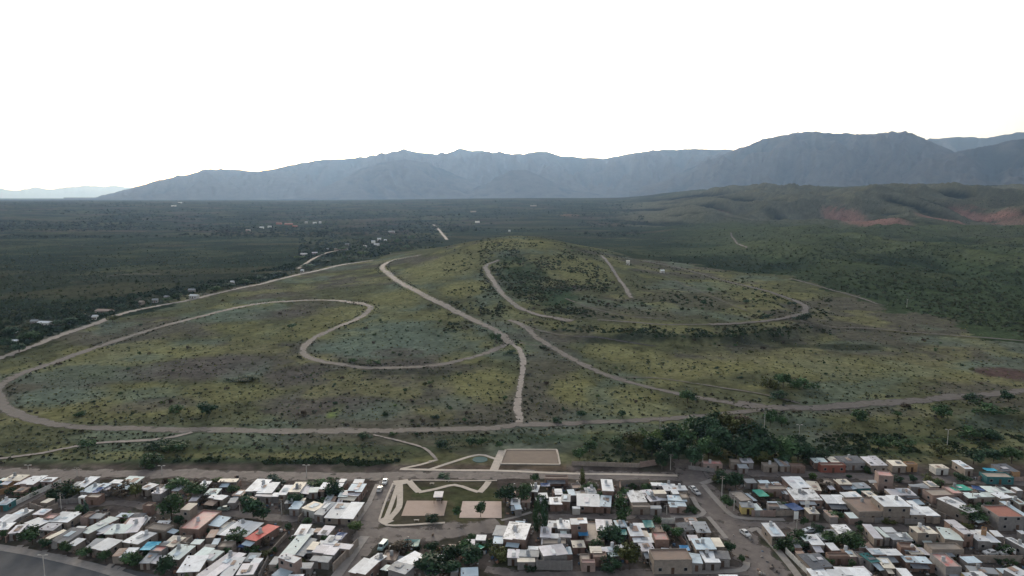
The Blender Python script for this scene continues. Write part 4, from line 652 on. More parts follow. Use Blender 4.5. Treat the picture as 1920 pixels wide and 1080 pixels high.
TRUNK = [trunk_mesh(i, 4) for i in range(3)]
for o in [o for o in C.objects if o.name.startswith('proto')]: bpy.data.objects.remove(o)
SHAPEW = {'round': 'rounded', 'tall': 'tall oval', 'cone': 'slim pointed', 'flat': 'spreading', 'loose': 'sparse'}
COLW = {'green': 'green', 'dark': 'dark green', 'olive': 'olive', 'light': 'bright green', 'brown': 'brownish', 'blue': 'bluish green'}
def tree(bx, by, w, h, shape='round', col='dark', name=None, label=None, group=None):
    P = G(bx, by); dep = P[1] * cp - (P[2] - CAM_H) * sp; mp = dep / F; wm, hm = w * mp, max(h * mp * .95, .8)
    if col == 'dark': q_ = (bx * 7.31 + by * 3.17) % 1; col = 'green' if q_ < .30 else ('olive' if q_ < .38 else ('light' if q_ < .42 else col))
    shrub = hm < 3.3 and shape != 'cone'; name = name or ('shrub' if shrub else 'tree')
    r = empty(name, P + np.array([0, wm * .30, -.05]), random.uniform(0, 6.28)); g = random.Random(int(bx * 3 + by * 11))
    lo = .0 if (shrub or shape in ('flat', 'cone')) else (.10 if shape == 'tall' else .16)
    cr = link('crown', CROWN[(shape, col)][g.randint(0, 1)], r, (0, 0, hm * (lo + (1 - lo) / 2))); big = 1.22 if name == 'tree' else 1.05; cr.scale = (wm * big * g.uniform(.98, 1.12), wm * big * g.uniform(.98, 1.12), hm * (1 - lo) * 1.10)
    tk = link('stem' if shrub else 'trunk', TRUNK[g.randint(0, 2)], r); tk.scale = (max(wm * .8, 1.2), max(wm * .8, 1.2), hm)
    if label: tag(r, label, 'shrub' if name == 'shrub' else 'tree', group)
    else:
        size = ('big ' if wm > 8.5 or hm > 9 else ('small ' if hm < 4.5 else '')) if not shrub else ('broad ' if wm > 6 else 'low ')
        THINGS.append((r, bx, by - h / 2, f'{size}{SHAPEW[shape]} {COLW[col]} {name}', name, (P[0], P[1], wm)))
    return r
TREES = [(5, 1010, 20, 18, 'round', 'green'), (52, 1028, 42, 40, 'round', 'green'), (84, 1032, 26, 26, 'round', 'dark'), (119, 1042, 24, 26, 'round', 'green'), (156, 1051, 26, 24, 'round', 'green'), (194, 1058, 25, 26, 'round', 'green'), (241, 1068, 34, 32, 'round', 'dark'), (159, 973, 18, 34, 'cone', 'blue'), (178, 972, 14, 10, 'flat', 'blue'), (112, 940, 46, 34, 'flat', 'dark'), (50, 930, 36, 12, 'flat', 'green'), (80, 916, 20, 12, 'flat', 'dark'),
 (216, 938, 40, 32, 'loose', 'brown'), (250, 936, 28, 30, 'round', 'olive'), (308, 910, 16, 14, 'round', 'brown'), (326, 926, 40, 27, 'round', 'green'), (362, 941, 40, 36, 'round', 'dark'), (385, 946, 26, 18, 'flat', 'brown'), (315, 982, 46, 58, 'round', 'green'), (335, 988, 24, 24, 'round', 'dark'), (437, 932, 22, 24, 'round', 'green'), (470, 976, 46, 54, 'round', 'dark'), (490, 980, 34, 34, 'round', 'dark'), (432, 1029, 42, 34, 'loose', 'green'), (251, 1068, 24, 24, 'round', 'green'), (300, 1085, 46, 42, 'round', 'dark'), (352, 1086, 22, 20, 'round', 'light'), (470, 1042, 26, 14, 'flat', 'green'), (493, 1044, 24, 14, 'flat', 'dark'),
 (517, 907, 36, 14, 'flat', 'blue'), (552, 951, 30, 30, 'round', 'dark'), (590, 925, 44, 18, 'flat', 'dark'), (622, 941, 40, 36, 'round', 'dark'), (600, 960, 40, 12, 'flat', 'dark'), (648, 981, 14, 16, 'round', 'dark'), (664, 1001, 26, 22, 'round', 'light'), (528, 1072, 32, 24, 'round', 'dark'), (565, 1060, 16, 14, 'flat', 'dark'), (748, 1045, 44, 26, 'round', 'brown'), (808, 1038, 30, 24, 'round', 'dark'), (845, 1062, 42, 38, 'round', 'dark'), (812, 1094, 70, 52, 'round', 'dark'), (874, 1050, 36, 40, 'round', 'green'), (884, 1070, 50, 46, 'round', 'dark'), (885, 1016, 18, 16, 'round', 'green'), (905, 1030, 30, 16, 'flat', 'green'), (940, 1050, 36, 30, 'flat', 'olive'), (995, 1072, 22, 14, 'flat', 'dark'),
 (813, 979, 28, 14, 'flat', 'dark'), (856, 973, 16, 24, 'round', 'green'), (833, 897, 24, 6, 'flat', 'dark'), (901, 973, 22, 36, 'round', 'green'), (948, 946, 44, 42, 'round', 'dark'), (982, 946, 40, 38, 'round', 'dark'), (1004, 909, 18, 22, 'round', 'green'), (1091, 912, 16, 34, 'tall', 'olive'), (1090, 926, 28, 16, 'flat', 'dark'), (1106, 925, 30, 18, 'round', 'dark'), (1007, 1000, 18, 66, 'tall', 'green'), (1020, 1002, 20, 72, 'tall', 'dark'), (1014, 946, 18, 20, 'round', 'dark'), (1167, 986, 36, 56, 'tall', 'green'), (1233, 991, 18, 26, 'round', 'green'), (1243, 1001, 30, 18, 'flat', 'dark'), (1292, 1009, 28, 18, 'flat', 'olive'), (1145, 1027, 50, 36, 'round', 'dark'), (1182, 1076, 46, 58, 'round', 'dark'), (1150, 1076, 34, 30, 'flat', 'dark'), (1120, 1040, 26, 26, 'flat', 'dark'), (1188, 917, 14, 10, 'flat', 'dark'), (1295, 963, 26, 12, 'flat', 'green'),
 (1371, 1040, 24, 28, 'round', 'dark'), (1392, 1057, 16, 18, 'round', 'green'), (1364, 922, 40, 44, 'round', 'dark'), (1382, 924, 36, 40, 'round', 'dark'), (1365, 957, 26, 28, 'round', 'green'), (1509, 987, 18, 18, 'round', 'green'), (1526, 902, 18, 16, 'round', 'dark'), (1550, 924, 26, 26, 'loose', 'brown'), (1594, 897, 12, 8, 'round', 'dark'), (1572, 981, 32, 20, 'round', 'green'), (1633, 888, 22, 12, 'flat', 'green'), (1716, 905, 18, 16, 'round', 'dark'), (1560, 1026, 34, 26, 'round', 'dark'), (1600, 1037, 48, 38, 'round', 'dark'), (1540, 1002, 28, 18, 'flat', 'dark'), (1515, 1030, 44, 26, 'flat', 'dark'), (1480, 1037, 40, 24, 'flat', 'green'), (1460, 1020, 26, 20, 'flat', 'dark'), (1667, 983, 26, 13, 'flat', 'olive'), (1748, 906, 32, 14, 'flat', 'olive'), (1814, 909, 36, 20, 'round', 'dark'), (1832, 985, 48, 32, 'round', 'green'), (1873, 991, 24, 14, 'flat', 'olive'), (1816, 991, 24, 10, 'flat', 'olive'), (1916, 991, 22, 20, 'flat', 'olive'), (1350, 905, 22, 20, 'flat', 'dark'), (1610, 985, 18, 10, 'flat', 'dark'),
 (1773, 863, 42, 30, 'round', 'dark'), (1832, 874, 36, 34, 'round', 'dark'), (1870, 870, 36, 30, 'round', 'dark'), (1905, 874, 40, 36, 'round', 'dark'), (1652, 849, 34, 32, 'round', 'green'), (1830, 823, 36, 26, 'flat', 'dark'), (1860, 824, 34, 22, 'flat', 'dark'), (1690, 842, 40, 18, 'flat', 'green'), (1600, 850, 30, 12, 'flat', 'dark'),
 (1616, 797, 36, 28, 'round', 'green'), (1685, 784, 18, 14, 'round', 'green'), (1771, 789, 34, 30, 'round', 'green'), (1870, 780, 50, 23, 'flat', 'dark'), (1831, 753, 28, 14, 'flat', 'dark'), (1897, 757, 30, 27, 'round', 'dark'), (1447, 728, 30, 26, 'flat', 'dark'), (1472, 729, 30, 30, 'round', 'dark'), (1512, 732, 36, 24, 'flat', 'dark'), (1463, 749, 30, 16, 'flat', 'dark'), (1292, 759, 34, 27, 'round', 'green'), (1447, 803, 26, 36, 'round', 'dark'), (1468, 804, 26, 26, 'round', 'green'), (1700, 765, 18, 9, 'flat', 'brown'),
 (1262, 872, 42, 46, 'round', 'dark'), (1285, 852, 44, 50, 'round', 'green'), (1312, 838, 46, 54, 'round', 'dark'), (1340, 842, 44, 58, 'round', 'dark'), (1368, 834, 46, 52, 'round', 'olive'), (1398, 848, 50, 60, 'round', 'olive'), (1428, 852, 44, 44, 'round', 'dark'), (1458, 860, 46, 42, 'round', 'green'), (1488, 862, 44, 40, 'round', 'dark'), (1518, 864, 34, 34, 'round', 'dark'), (1243, 884, 30, 40, 'round', 'dark'), (1332, 872, 44, 48, 'round', 'green'), (1384, 868, 46, 44, 'round', 'dark'), (1305, 880, 36, 44, 'round', 'dark'), (1225, 856, 40, 34, 'round', 'dark'), (1192, 846, 40, 30, 'round', 'olive'), (1165, 838, 36, 22, 'flat', 'green'), (1425, 872, 36, 26, 'round', 'dark'), (1470, 873, 34, 22, 'round', 'dark'),
 (828, 847, 28, 25, 'round', 'dark'), (884, 839, 24, 20, 'round', 'dark'), (902, 839, 24, 19, 'round', 'dark'), (936, 841, 18, 14, 'round', 'dark'), (1088, 866, 30, 28, 'round', 'green'), (1106, 851, 28, 26, 'round', 'green'), (1045, 793, 16, 12, 'flat', 'dark'), (1090, 786, 22, 17, 'round', 'dark'), (1168, 785, 18, 17, 'round', 'dark'), (815, 788, 18, 12, 'flat', 'dark'), (683, 822, 22, 11, 'flat', 'dark'), (736, 818, 14, 9, 'flat', 'dark'), (780, 816, 8, 6, 'flat', 'dark'),
 (387, 781, 42, 29, 'round', 'dark'), (328, 774, 24, 14, 'flat', 'green'), (160, 848, 30, 25, 'round', 'green'), (285, 850, 40, 22, 'flat', 'dark'), (320, 850, 44, 22, 'flat', 'green'), (280, 877, 40, 24, 'flat', 'green'), (208, 605, 20, 14, 'round', 'dark'), (145, 783, 22, 12, 'flat', 'green'), (450, 718, 40, 12, 'flat', 'dark'), (546, 617, 18, 11, 'round', 'dark'), (806, 578, 12, 9, 'round', 'olive'), (930, 640, 18, 18, 'flat', 'dark'), (957, 665, 18, 10, 'flat', 'dark'), (1018, 655, 14, 8, 'flat', 'dark'), (660, 680, 16, 8, 'flat', 'dark'), (700, 683, 26, 8, 'flat', 'dark'), (1481, 574, 10, 9, 'round', 'dark'), (1491, 573, 9, 8, 'round', 'dark'), (1440, 596, 16, 8, 'flat', 'dark'), (1320, 573, 14, 12, 'round', 'dark'), (1332, 548, 12, 9, 'round', 'dark'), (1510, 602, 26, 16, 'flat', 'dark'), (1400, 570, 12, 9, 'round', 'green'),
 (20, 632, 36, 22, 'round', 'dark'), (48, 643, 34, 24, 'round', 'dark'), (8, 655, 30, 22, 'round', 'dark'), (30, 662, 30, 20, 'round', 'dark'), (105, 612, 28, 12, 'round', 'dark'), (130, 607, 26, 13, 'round', 'dark'), (155, 599, 26, 13, 'round', 'dark'), (222, 580, 22, 12, 'round', 'dark'), (250, 573, 20, 11, 'round', 'dark'), (330, 563, 22, 14, 'round', 'dark'), (312, 567, 18, 10, 'round', 'dark'), (400, 548, 22, 12, 'round', 'dark'), (425, 542, 26, 13, 'round', 'dark'), (455, 535, 26, 12, 'round', 'dark'), (490, 527, 24, 12, 'round', 'dark'), (520, 519, 24, 11, 'round', 'dark'), (575, 505, 26, 11, 'round', 'dark'), (610, 497, 26, 11, 'round', 'dark'), (650, 488, 24, 10, 'round', 'dark'), (680, 480, 24, 11, 'round', 'dark'), (560, 487, 20, 9, 'round', 'dark'), (600, 480, 18, 8, 'round', 'dark'), (640, 470, 18, 8, 'round', 'dark'), (690, 462, 16, 8, 'round', 'dark'), (720, 466, 16, 9, 'round', 'dark'), (745, 458, 14, 12, 'round', 'green'), (770, 452, 14, 12, 'round', 'green'), (760, 468, 16, 9, 'round', 'dark')]
TREES += [(1270, 850, 54, 52, 'round', 'dark'), (1325, 850, 56, 62, 'round', 'dark'), (1355, 856, 56, 56, 'round', 'dark'), (1412, 858, 58, 60, 'round', 'dark'), (1440, 866, 54, 46, 'round', 'dark'), (1475, 868, 54, 42, 'round', 'dark'), (1502, 868, 50, 40, 'round', 'dark'), (1392, 830, 50, 46, 'round', 'brown'), (1345, 822, 46, 44, 'round', 'dark'), (1255, 838, 50, 42, 'round', 'dark'), (140, 935, 26, 22, 'round', 'dark'), (398, 925, 24, 20, 'flat', 'brown'), (405, 905, 18, 10, 'flat', 'dark'), (545, 935, 22, 16, 'flat', 'dark'), (575, 985, 18, 12, 'flat', 'green'), (500, 1000, 16, 10, 'flat', 'dark'), (620, 905, 20, 10, 'flat', 'dark'), (395, 1000, 20, 12, 'flat', 'dark'), (520, 930, 16, 12, 'flat', 'dark'), (345, 1012, 18, 12, 'flat', 'dark'), (275, 1050, 16, 12, 'flat', 'brown'), (850, 1085, 40, 36, 'round', 'dark'), (780, 1040, 22, 18, 'flat', 'dark'), (1160, 1050, 30, 26, 'round', 'dark'), (1270, 925, 16, 10, 'flat', 'green'), (1060, 935, 20, 12, 'flat', 'dark'), (1040, 1030, 14, 10, 'flat', 'dark'), (1255, 1020, 18, 12, 'flat', 'brown'), (1620, 1000, 22, 16, 'flat', 'dark'), (1580, 915, 20, 14, 'flat', 'brown'), (1690, 905, 20, 12, 'flat', 'dark'), (1555, 1060, 26, 16, 'flat', 'dark'), (1640, 1060, 22, 14, 'flat', 'brown'), (1720, 1030, 20, 12, 'flat', 'dark'), (1790, 1050, 18, 12, 'flat', 'dark'), (1850, 1020, 20, 12, 'flat', 'olive'), (1900, 1060, 22, 14, 'flat', 'dark'), (1700, 975, 18, 10, 'flat', 'green'), (1765, 945, 18, 12, 'flat', 'dark'), (1440, 935, 20, 16, 'flat', 'dark'), (1425, 945, 18, 14, 'flat', 'brown'), (1480, 960, 20, 12, 'flat', 'green'), (1500, 912, 18, 14, 'flat', 'dark'), (1340, 858, 46, 40, 'round', 'dark'), (1410, 868, 44, 40, 'round', 'dark'), (1275, 865, 40, 44, 'round', 'dark'), (1300, 822, 36, 40, 'round', 'dark'), (1385, 822, 40, 40, 'round', 'dark'), (1210, 835, 40, 26, 'flat', 'dark'), (1240, 845, 40, 36, 'round', 'dark'), (1500, 850, 40, 30, 'round', 'dark'), (1540, 866, 30, 22, 'flat', 'dark')]
k_ = 0
while k_ < 60:
    px, py = random.uniform(5, 1915), random.uniform(900, 1078); P = at_z(px, py, 0)
    if (690 < px < 950 and 885 < py < 1005) or np.min((STREET_XY[:, 0] - P[0]) ** 2 + (STREET_XY[:, 1] - P[1]) ** 2) < 12 or np.min(np.hypot(HXY[:, 0] - P[0], HXY[:, 1] - P[1]) - HXY[:, 2] * .5) < -.6: continue
    w = random.uniform(12, 24); TREES.append((px, py, w, w * random.uniform(.7, 1.1), random.choice(('round', 'round', 'flat', 'loose')), random.choice(('dark', 'green', 'green', 'brown', 'olive')))); k_ += 1
for t in TREES: tree(*(t if not (1180 < t[0] < 1545 and 815 < t[1] < 885 and t[3] > 20) else (t[0], t[1] + 2, t[2] * 1.0, t[3] * 1.2) + tuple(t[4:])))
# shrubs dotted over the grass: 240 of the nearest and largest by themselves
ZONES = [('low dark shrub dotted over the left grassland loop', (60, 540, 600, 780), 30), ('low dark shrub growing inside the bowl of the inner track', (620, 590, 900, 680), 18), ('dark shrub growing on the steep grassy mound', (900, 440, 1160, 590), 32), ('low dark shrub dotted over the right terrace', (1190, 500, 1470, 600), 22),
         ('low dark shrub scattered over the grass right of the slanting track', (1150, 625, 1850, 735), 28), ('low dark shrub on the grass between the slanting track and the lower track', (1010, 680, 1280, 780), 15), ('low dark shrub on the grassland under the bowl', (560, 700, 950, 795), 25)]
TRK = np.vstack([catmull(P[:, :2], 4) for k_, P in GW.items()])
for lab, (x0, y0, x1, y1), n in ZONES:
    got = 0
    while got < n:
        px, py = random.uniform(x0, x1), random.uniform(y0, y1); P = G(px, py)
        if np.min(np.hypot(TRK[:, 0] - P[0], TRK[:, 1] - P[1])) < 7 or not inside(np.array([P[0]]), np.array([P[1]]), fieldpoly)[0]: continue
        mp = P[1] / F; w = random.uniform(1.6, 3.6) * (1.25 if 'mound' in lab else 1); tree(px, py, w / mp, w * random.uniform(.5, .8) / mp, random.choice(['flat', 'round', 'loose']), random.choice(['dark', 'dark', 'green', 'brown']), 'shrub', lab, lab.split(' shrub ')[1].capitalize() + ' shrubs'); got += 1
ONROAD = np.zeros((1000, 1200), bool)
for tx, ty in np.vstack([TRK, STREET_XY]):
    i, j = int(tx / 2 + 500), int(ty / 2)
    if 3 < i < 996 and 3 < j < 1196: ONROAD[i - 2:i + 4, j - 2:j + 4] = True
# the rest of the scrub: far too many to count
def scrub(name, px, py, smin, smax, cols, label, tall=.7, leaves=9, dens=None):
    P = ground(px, py); keep = ~ONROAD[np.clip((P[:, 0] / 2 + 500).astype(int), 0, 999), np.clip((P[:, 1] / 2).astype(int), 0, 1199)]
    kx, ky = to_px(P[:, 0], P[:, 1], P[:, 2]); keep &= ~((kx > 860) & (kx < 1060) & (ky > 838) & (ky < 892))
    if dens is not None: keep &= dens(P)
    P = P[keep]; n = len(P); S = rng.uniform(smin, smax, n) * (.6 + .8 * rng.random(n)); dr = rng.normal(0, 1, (n, leaves, 3)); dr[..., 2] = abs(dr[..., 2]); dr /= np.linalg.norm(dr, axis=2)[..., None]
    c = P[:, None, :] + dr * rng.uniform(.25, .5, (n, leaves, 1)) * S[:, None, None] * np.array((1, 1, tall)); c = c.reshape(-1, 3); d2 = dr.reshape(-1, 3) + rng.normal(0, .5, (n * leaves, 3)); d2 /= np.linalg.norm(d2, axis=1)[:, None]
    a = np.cross(d2, rng.normal(0, 1, d2.shape)); a /= np.linalg.norm(a, axis=1)[:, None]; b = np.cross(d2, a); s = np.repeat(S, leaves)[:, None] * .34
    V = np.stack([c - a * s, c - b * s * .8, c + a * s, c + b * s * .8], 1).reshape(-1, 3); me = big_mesh(name, V, np.arange(len(V)).reshape(-1, 4), M_scrub, smooth=False)
    ci = rng.integers(0, len(cols), n); col = np.array(cols)[ci] * rng.uniform(.7, 1.3, (n, 1)); set_col(me, np.repeat(col, leaves * 4, 0)); tag(link(name, me), label, name.replace('_', ' '), kind='stuff')
M_scrub = mat('scrub_leaf', (0, 0, 0), attr='col', var=.15, scale=.2, rough=1, spec=0)
U = lambda a, b, n: rng.uniform(a, b, n)
n = 11000; infield = lambda P: inside(P[:, 0], P[:, 1], fieldpoly) & (P[:, 1] > 274) & (fbm(P[:, 0] / 30, P[:, 1] / 30, 121) + .25 * rng.random(len(P)) > .52)
scrub('scrub', U(0, 1920, n), U(440, 880, n), .4, 1.5, [(.052, .064, .038), (.07, .066, .048), (.056, .074, .042), (.08, .076, .058), (.066, .088, .066)], 'small tufts and low scrub scattered over the grassland', dens=infield)
n = 15000; scrub('tussock_grass', U(0, 1920, n), U(440, 870, n), .5, 1.5, [(.16, .16, .074), (.12, .135, .074), (.14, .14, .08), (.11, .135, .10)], 'pale yellow tussock grass growing over the grassland', tall=.5, leaves=6, dens=lambda P: inside(P[:, 0], P[:, 1], fieldpoly) & (P[:, 1] > 276))
vp = []
for key, wd in (('main', 9), ('inner', 7.5), ('climb', 10), ('mid', 8), ('diag', 7.5), ('right', 13), ('low', 8), ('loop', 8), ('lowleft', 4), ('bank', 5), ('link', 5)):
    q = catmull(GW[key][:, :2], 2.0); t = np.gradient(q, axis=0); t /= np.linalg.norm(t, axis=1)[:, None] + 1e-9; nr = np.stack([-t[:, 1], t[:, 0]], 1)
    for side in (-1, 1): vp.append(q + nr * (side * (wd * .5 + .6 + 4.5 * rng.random(len(q)) ** 2))[:, None])
vp = np.vstack(vp); vp = vp[fbm(vp[:, 0] / 22, vp[:, 1] / 22, 191) + .25 * rng.random(len(vp)) > .62]; ux, uy = to_px(vp[:, 0], vp[:, 1], H(vp[:, 0], vp[:, 1])); ONROAD_ = ONROAD.copy(); ONROAD[:] = False
scrub('verge_scrub', ux, uy, .6, 1.9, [(.05, .06, .036), (.06, .066, .042), (.075, .068, .05)], 'ragged low scrub along the edges of the dirt tracks', leaves=9); ONROAD = ONROAD_
n = 9000; scrub('ridge_scrub', np.r_[U(900, 1140, n // 2), U(830, 1560, n // 2)], np.r_[U(438, 590, n // 2), U(440, 625, n // 2)], 1.2, 3.0, [(.042, .062, .036), (.055, .064, .038), (.07, .07, .042)], 'dense dark scrub covering the mound', dens=lambda P: inside(P[:, 0], P[:, 1], fieldpoly) & (fbm(P[:, 0] / 24, P[:, 1] / 40, 131) + .22 * rng.random(len(P)) > .58))
n = 3600; hx = np.r_[U(0, 760, 1700), U(1090, 1540, 500), U(1540, 1920, 700), U(1100, 1480, 700)]; hy = np.r_[871 + rng.normal(0, 4.5, 1700), U(825, 870, 500), U(815, 850, 700), 616 + U(0, 16, 700)]
scrub('hedge_scrub', hx, hy, 1.0, 2.4, [(.036, .058, .032), (.05, .066, .038), (.044, .062, .034)], 'dark bushy scrub in bands along the banks', leaves=12, dens=lambda P: fbm(P[:, 0] / 14, P[:, 1] / 14, 151) > .44)
pl = catmull(GW['left'][:, :2], 6); n = 2600; q = pl[rng.integers(0, len(pl) - 1, n)]; off = 9 + 75 * rng.random(n) ** 1.6; rx, ry = to_px(q[:, 0] - off, q[:, 1] + off * .35, H(q[:, 0] - off, q[:, 1] + off * .35))
scrub('roadside_wood', rx, ry, 2.5, 5.5, [(.036, .056, .034), (.042, .060, .034), (.034, .052, .034)], 'dark belt of low trees beyond the left edge road', tall=.9, leaves=14, dens=lambda P: fbm(P[:, 0] / 40, P[:, 1] / 40, 161) > .47)
n = 2200; scrub('farm_wood', np.r_[U(560, 830, 1200), U(700, 1000, 500), U(430, 640, 500)], np.r_[U(432, 486, 1200), U(395, 425, 500), U(415, 436, 500)], 4, 8, [(.036, .056, .036), (.06, .08, .044), (.034, .05, .036)], 'belts of taller trees among the far farmhouses', tall=1.0, leaves=12, dens=lambda P: ~inside(P[:, 0], P[:, 1], fieldpoly) & (fbm(P[:, 0] / 90, P[:, 1] / 140, 171) > .5))
n = 16000; py = 376 + 70 * rng.random(n) ** 1.1; px = U(-20, 1940, n)
scrub('far_woods', px, py, 4, 13, [(.032, .046, .032), (.040, .054, .036), (.030, .042, .031)], 'dark bands of distant woodland across the far plain', tall=.55, leaves=7, dens=lambda P: ~inside(P[:, 0], P[:, 1], fieldpoly) & (P[:, 1] > 1500) & (P[:, 1] < 9000) & (np.arctan2(P[:, 0], P[:, 1]) < .16 + .04 * rng.random(len(P))) & (fbm(P[:, 0] / 420, P[:, 1] / 260, 181) + .12 * rng.random(len(P)) > .55))
n = 46000; py = 375 + 320 * rng.random(n) ** 1.35; plain = lambda P: ~inside(P[:, 0], P[:, 1], fieldpoly) & (fbm(P[:, 0] / 120, P[:, 1] / 90, 141) + .35 * rng.random(len(P)) > .52)
scrub('woodland', U(-20, 1940, n), py, 1.2, 3.4, [(.056, .076, .045), (.062, .076, .046), (.074, .082, .05), (.056, .072, .046)], 'dark low woodland covering the far plain', tall=.8, dens=plain)

# ------------------------------------------------------------------ far buildings
def far_house(px, py, w, rk='white', wk='wh', hpx=None):
    P = G(px, py); mp = (P[1] * cp - (P[2] - CAM_H) * sp) / F; wm = max(w * mp * .85, 4); dm = min(max(wm * .6, 5), 11); h = max(3.0, (hpx or 4) * mp * .8); h = min(h, 6.5)
    r = empty('house', P, random.uniform(-.25, .25)); mesh('wall', *box(-wm / 2 + .2, wm / 2 - .2, .2, dm - .2, -1, h), WALL[wk][1], r)
    V = [(-wm / 2, 0, h + .003), (wm / 2, 0, h + .003), (wm / 2, dm, h + .003), (-wm / 2, dm, h + .003), (-wm / 2, dm / 2, h + 1.1), (wm / 2, dm / 2, h + 1.1)]
    mesh('roof', V, [(0, 1, 5, 4), (2, 3, 4, 5), (0, 4, 3), (1, 2, 5), (0, 3, 2, 1)], ROOF[rk], r); link('door', DOOR, r, (0, .15, 0))
    for s in (-1, 1): q = link('window', WIN, r, (s * wm * .3, .15, .9)); link('pane', PANE, q)
    THINGS.append((r, px, py, f'distant {WALL[wk][0]} house with {rk} roof', 'house', (P[0], P[1], wm)))
for q in [(80, 612, 28, 'white', 'wh', 5), (62, 609, 14, 'grey', 'gy'), (190, 589, 34, 'brown', 'pl', 6), (176, 600, 9, 'white', 'wh', 8), (24, 626, 9, 'lilac', 'wh'), (25, 648, 10, 'white', 'wh'), (361, 560, 20, 'white', 'wh', 6), (358, 549, 14, 'grey', 'gy', 7), (290, 568, 12, 'grey', 'gy'), (262, 572, 10, 'tan', 'pl'), (310, 562, 9, 'grey', 'gy'), (434, 533, 5, 'white', 'wh'), (568, 479, 14, 'lilac', 'wh'), (590, 477, 12, 'lilac', 'gy'), (612, 470, 9, 'grey', 'gy'), (632, 470, 12, 'tan', 'pl'), (650, 461, 9, 'grey', 'gy'), (566, 511, 5, 'white', 'wh'), (700, 457, 9, 'white', 'wh', 6), (711, 452, 9, 'white', 'wh', 6), (706, 461, 12, 'lilac', 'wh'), (684, 464, 7, 'cream', 'wh'), (722, 453, 6, 'white', 'wh'), (733, 437, 14, 'grey', 'gy'), (645, 469, 14, 'cream', 'pl'),
          (490, 429, 9, 'white', 'wh'), (505, 427, 8, 'lilac', 'wh'), (464, 434, 10, 'tan', 'pl'), (522, 421, 12, 'terracotta', 'rd'), (540, 422, 18, 'pink', 'rd'), (552, 426, 10, 'brown', 'rd'), (574, 419, 6, 'white', 'wh'), (590, 420, 8, 'white', 'wh'), (600, 419, 5, 'lilac', 'wh'), (895, 418, 10, 'cream', 'wh'), (888, 398, 12, 'tan', 'pl'), (1000, 387, 14, 'tan', 'pl'), (955, 435, 5, 'white', 'wh'), (1177, 497, 8, 'cream', 'wh', 9), (1243, 512, 9, 'white', 'wh'), (325, 387, 10, 'lilac', 'wh'), (337, 381, 8, 'lilac', 'wh')]: far_house(*q)
# ------------------------------------------------------------------ lamps and poles
M_pole = mat('pole_concrete', (.46, .44, .41), var=.1); M_lampglass = mat('lamp_lens', (.65, .65, .62), rough=.3)
def pole(px, pyb, pyt, kind='street_lamp'):
    P = G(px, pyb) if pyb < 1080 else at_z(px, pyb, 0); dep = P[1] * cp - (P[2] - CAM_H) * sp; h = (pyb - pyt) * dep / F / math.cos(math.atan2(CAM_H, P[1])) * .98; r = empty(kind, P); h = max(h, 3.5)
    mesh('pole', *tube([(0, 0, -.3), (0, 0, h)], .16, .10, 8), M_pole, r)
    if kind == 'street_lamp':
        for s in (-1, 1):
            mesh('arm', *tube([(0, 0, h - .1), (s * .7, 0, h + .12), (s * 1.0, 0, h + .14)], .06, .05, 6), M_pole, r); hd = mesh('lamp_head', *box(s * 1.0 - .42, s * 1.0 + .42, -.17, .17, h + .06, h + .26), M_pole, r)
            mesh('lens', *box(s * 1.0 - .34, s * 1.0 + .34, -.12, .12, h + .03, h + .058), M_lampglass, hd)
        look = 'pale street lamp with two short arms'
    else:
        for zz in (h - .25, h - 1.0):
            ca = mesh('crossarm', *box(-.9, .9, -.18, -.101, zz, zz + .12), M_door, r)
            for xx in (-.8, -.4, .4, .8): mesh('insulator', *tube([(xx, -.14, zz + .12), (xx, -.14, zz + .30)], .05, .04, 6), M_lampglass, ca)
        look = 'thin utility pole with crossarms'
    THINGS.append((r, px, (pyb + pyt) / 2, look, kind.replace('_', ' '), (P[0], P[1], 1)))
for q in [(85, 1092, 1045), (1353, 934, 894, 'utility_pole'), (1257, 881, 852, 'utility_pole'), (1296, 876, 839), (1317, 879, 852, 'utility_pole'), (1498, 821, 797), (1776, 834, 806), (1433, 803, 772, 'utility_pole'), (1237, 815, 782, 'utility_pole'), (304, 890, 874), (575, 894, 873), (54, 890, 873), (145, 892, 878, 'utility_pole'), (1822, 944, 917, 'utility_pole'), (352, 1042, 1018, 'utility_pole'), (1493, 999, 974, 'utility_pole'), (1376, 958, 928, 'utility_pole'), (528, 965, 938, 'utility_pole'), (450, 960, 942, 'utility_pole'), (115, 955, 925, 'utility_pole'), (1700, 577, 560, 'utility_pole'), (1250, 965, 945, 'utility_pole')]: pole(*q)
M_panel = mat('panel_white', (.72, .72, .70), var=.05)
for px, pyb, pyt in [(1513, 958, 938), (1492, 980, 958)]:
    P = G(px, pyb); mp = P[1] / F; r = empty('notice_board', P); h = (pyb - pyt) * mp * 1.05; mesh('panel', *box(-.75, .75, -.06, .06, h * .3, h), M_panel, r)
    for s in (-1, 1): mesh('post', *tube([(s * .6, .12, -.2), (s * .6, .12, h)], .06, n=6), M_pole, r)
    THINGS.append((r, px, pyb - 8, 'blank white upright board on posts', 'board', (P[0], P[1], 1)))
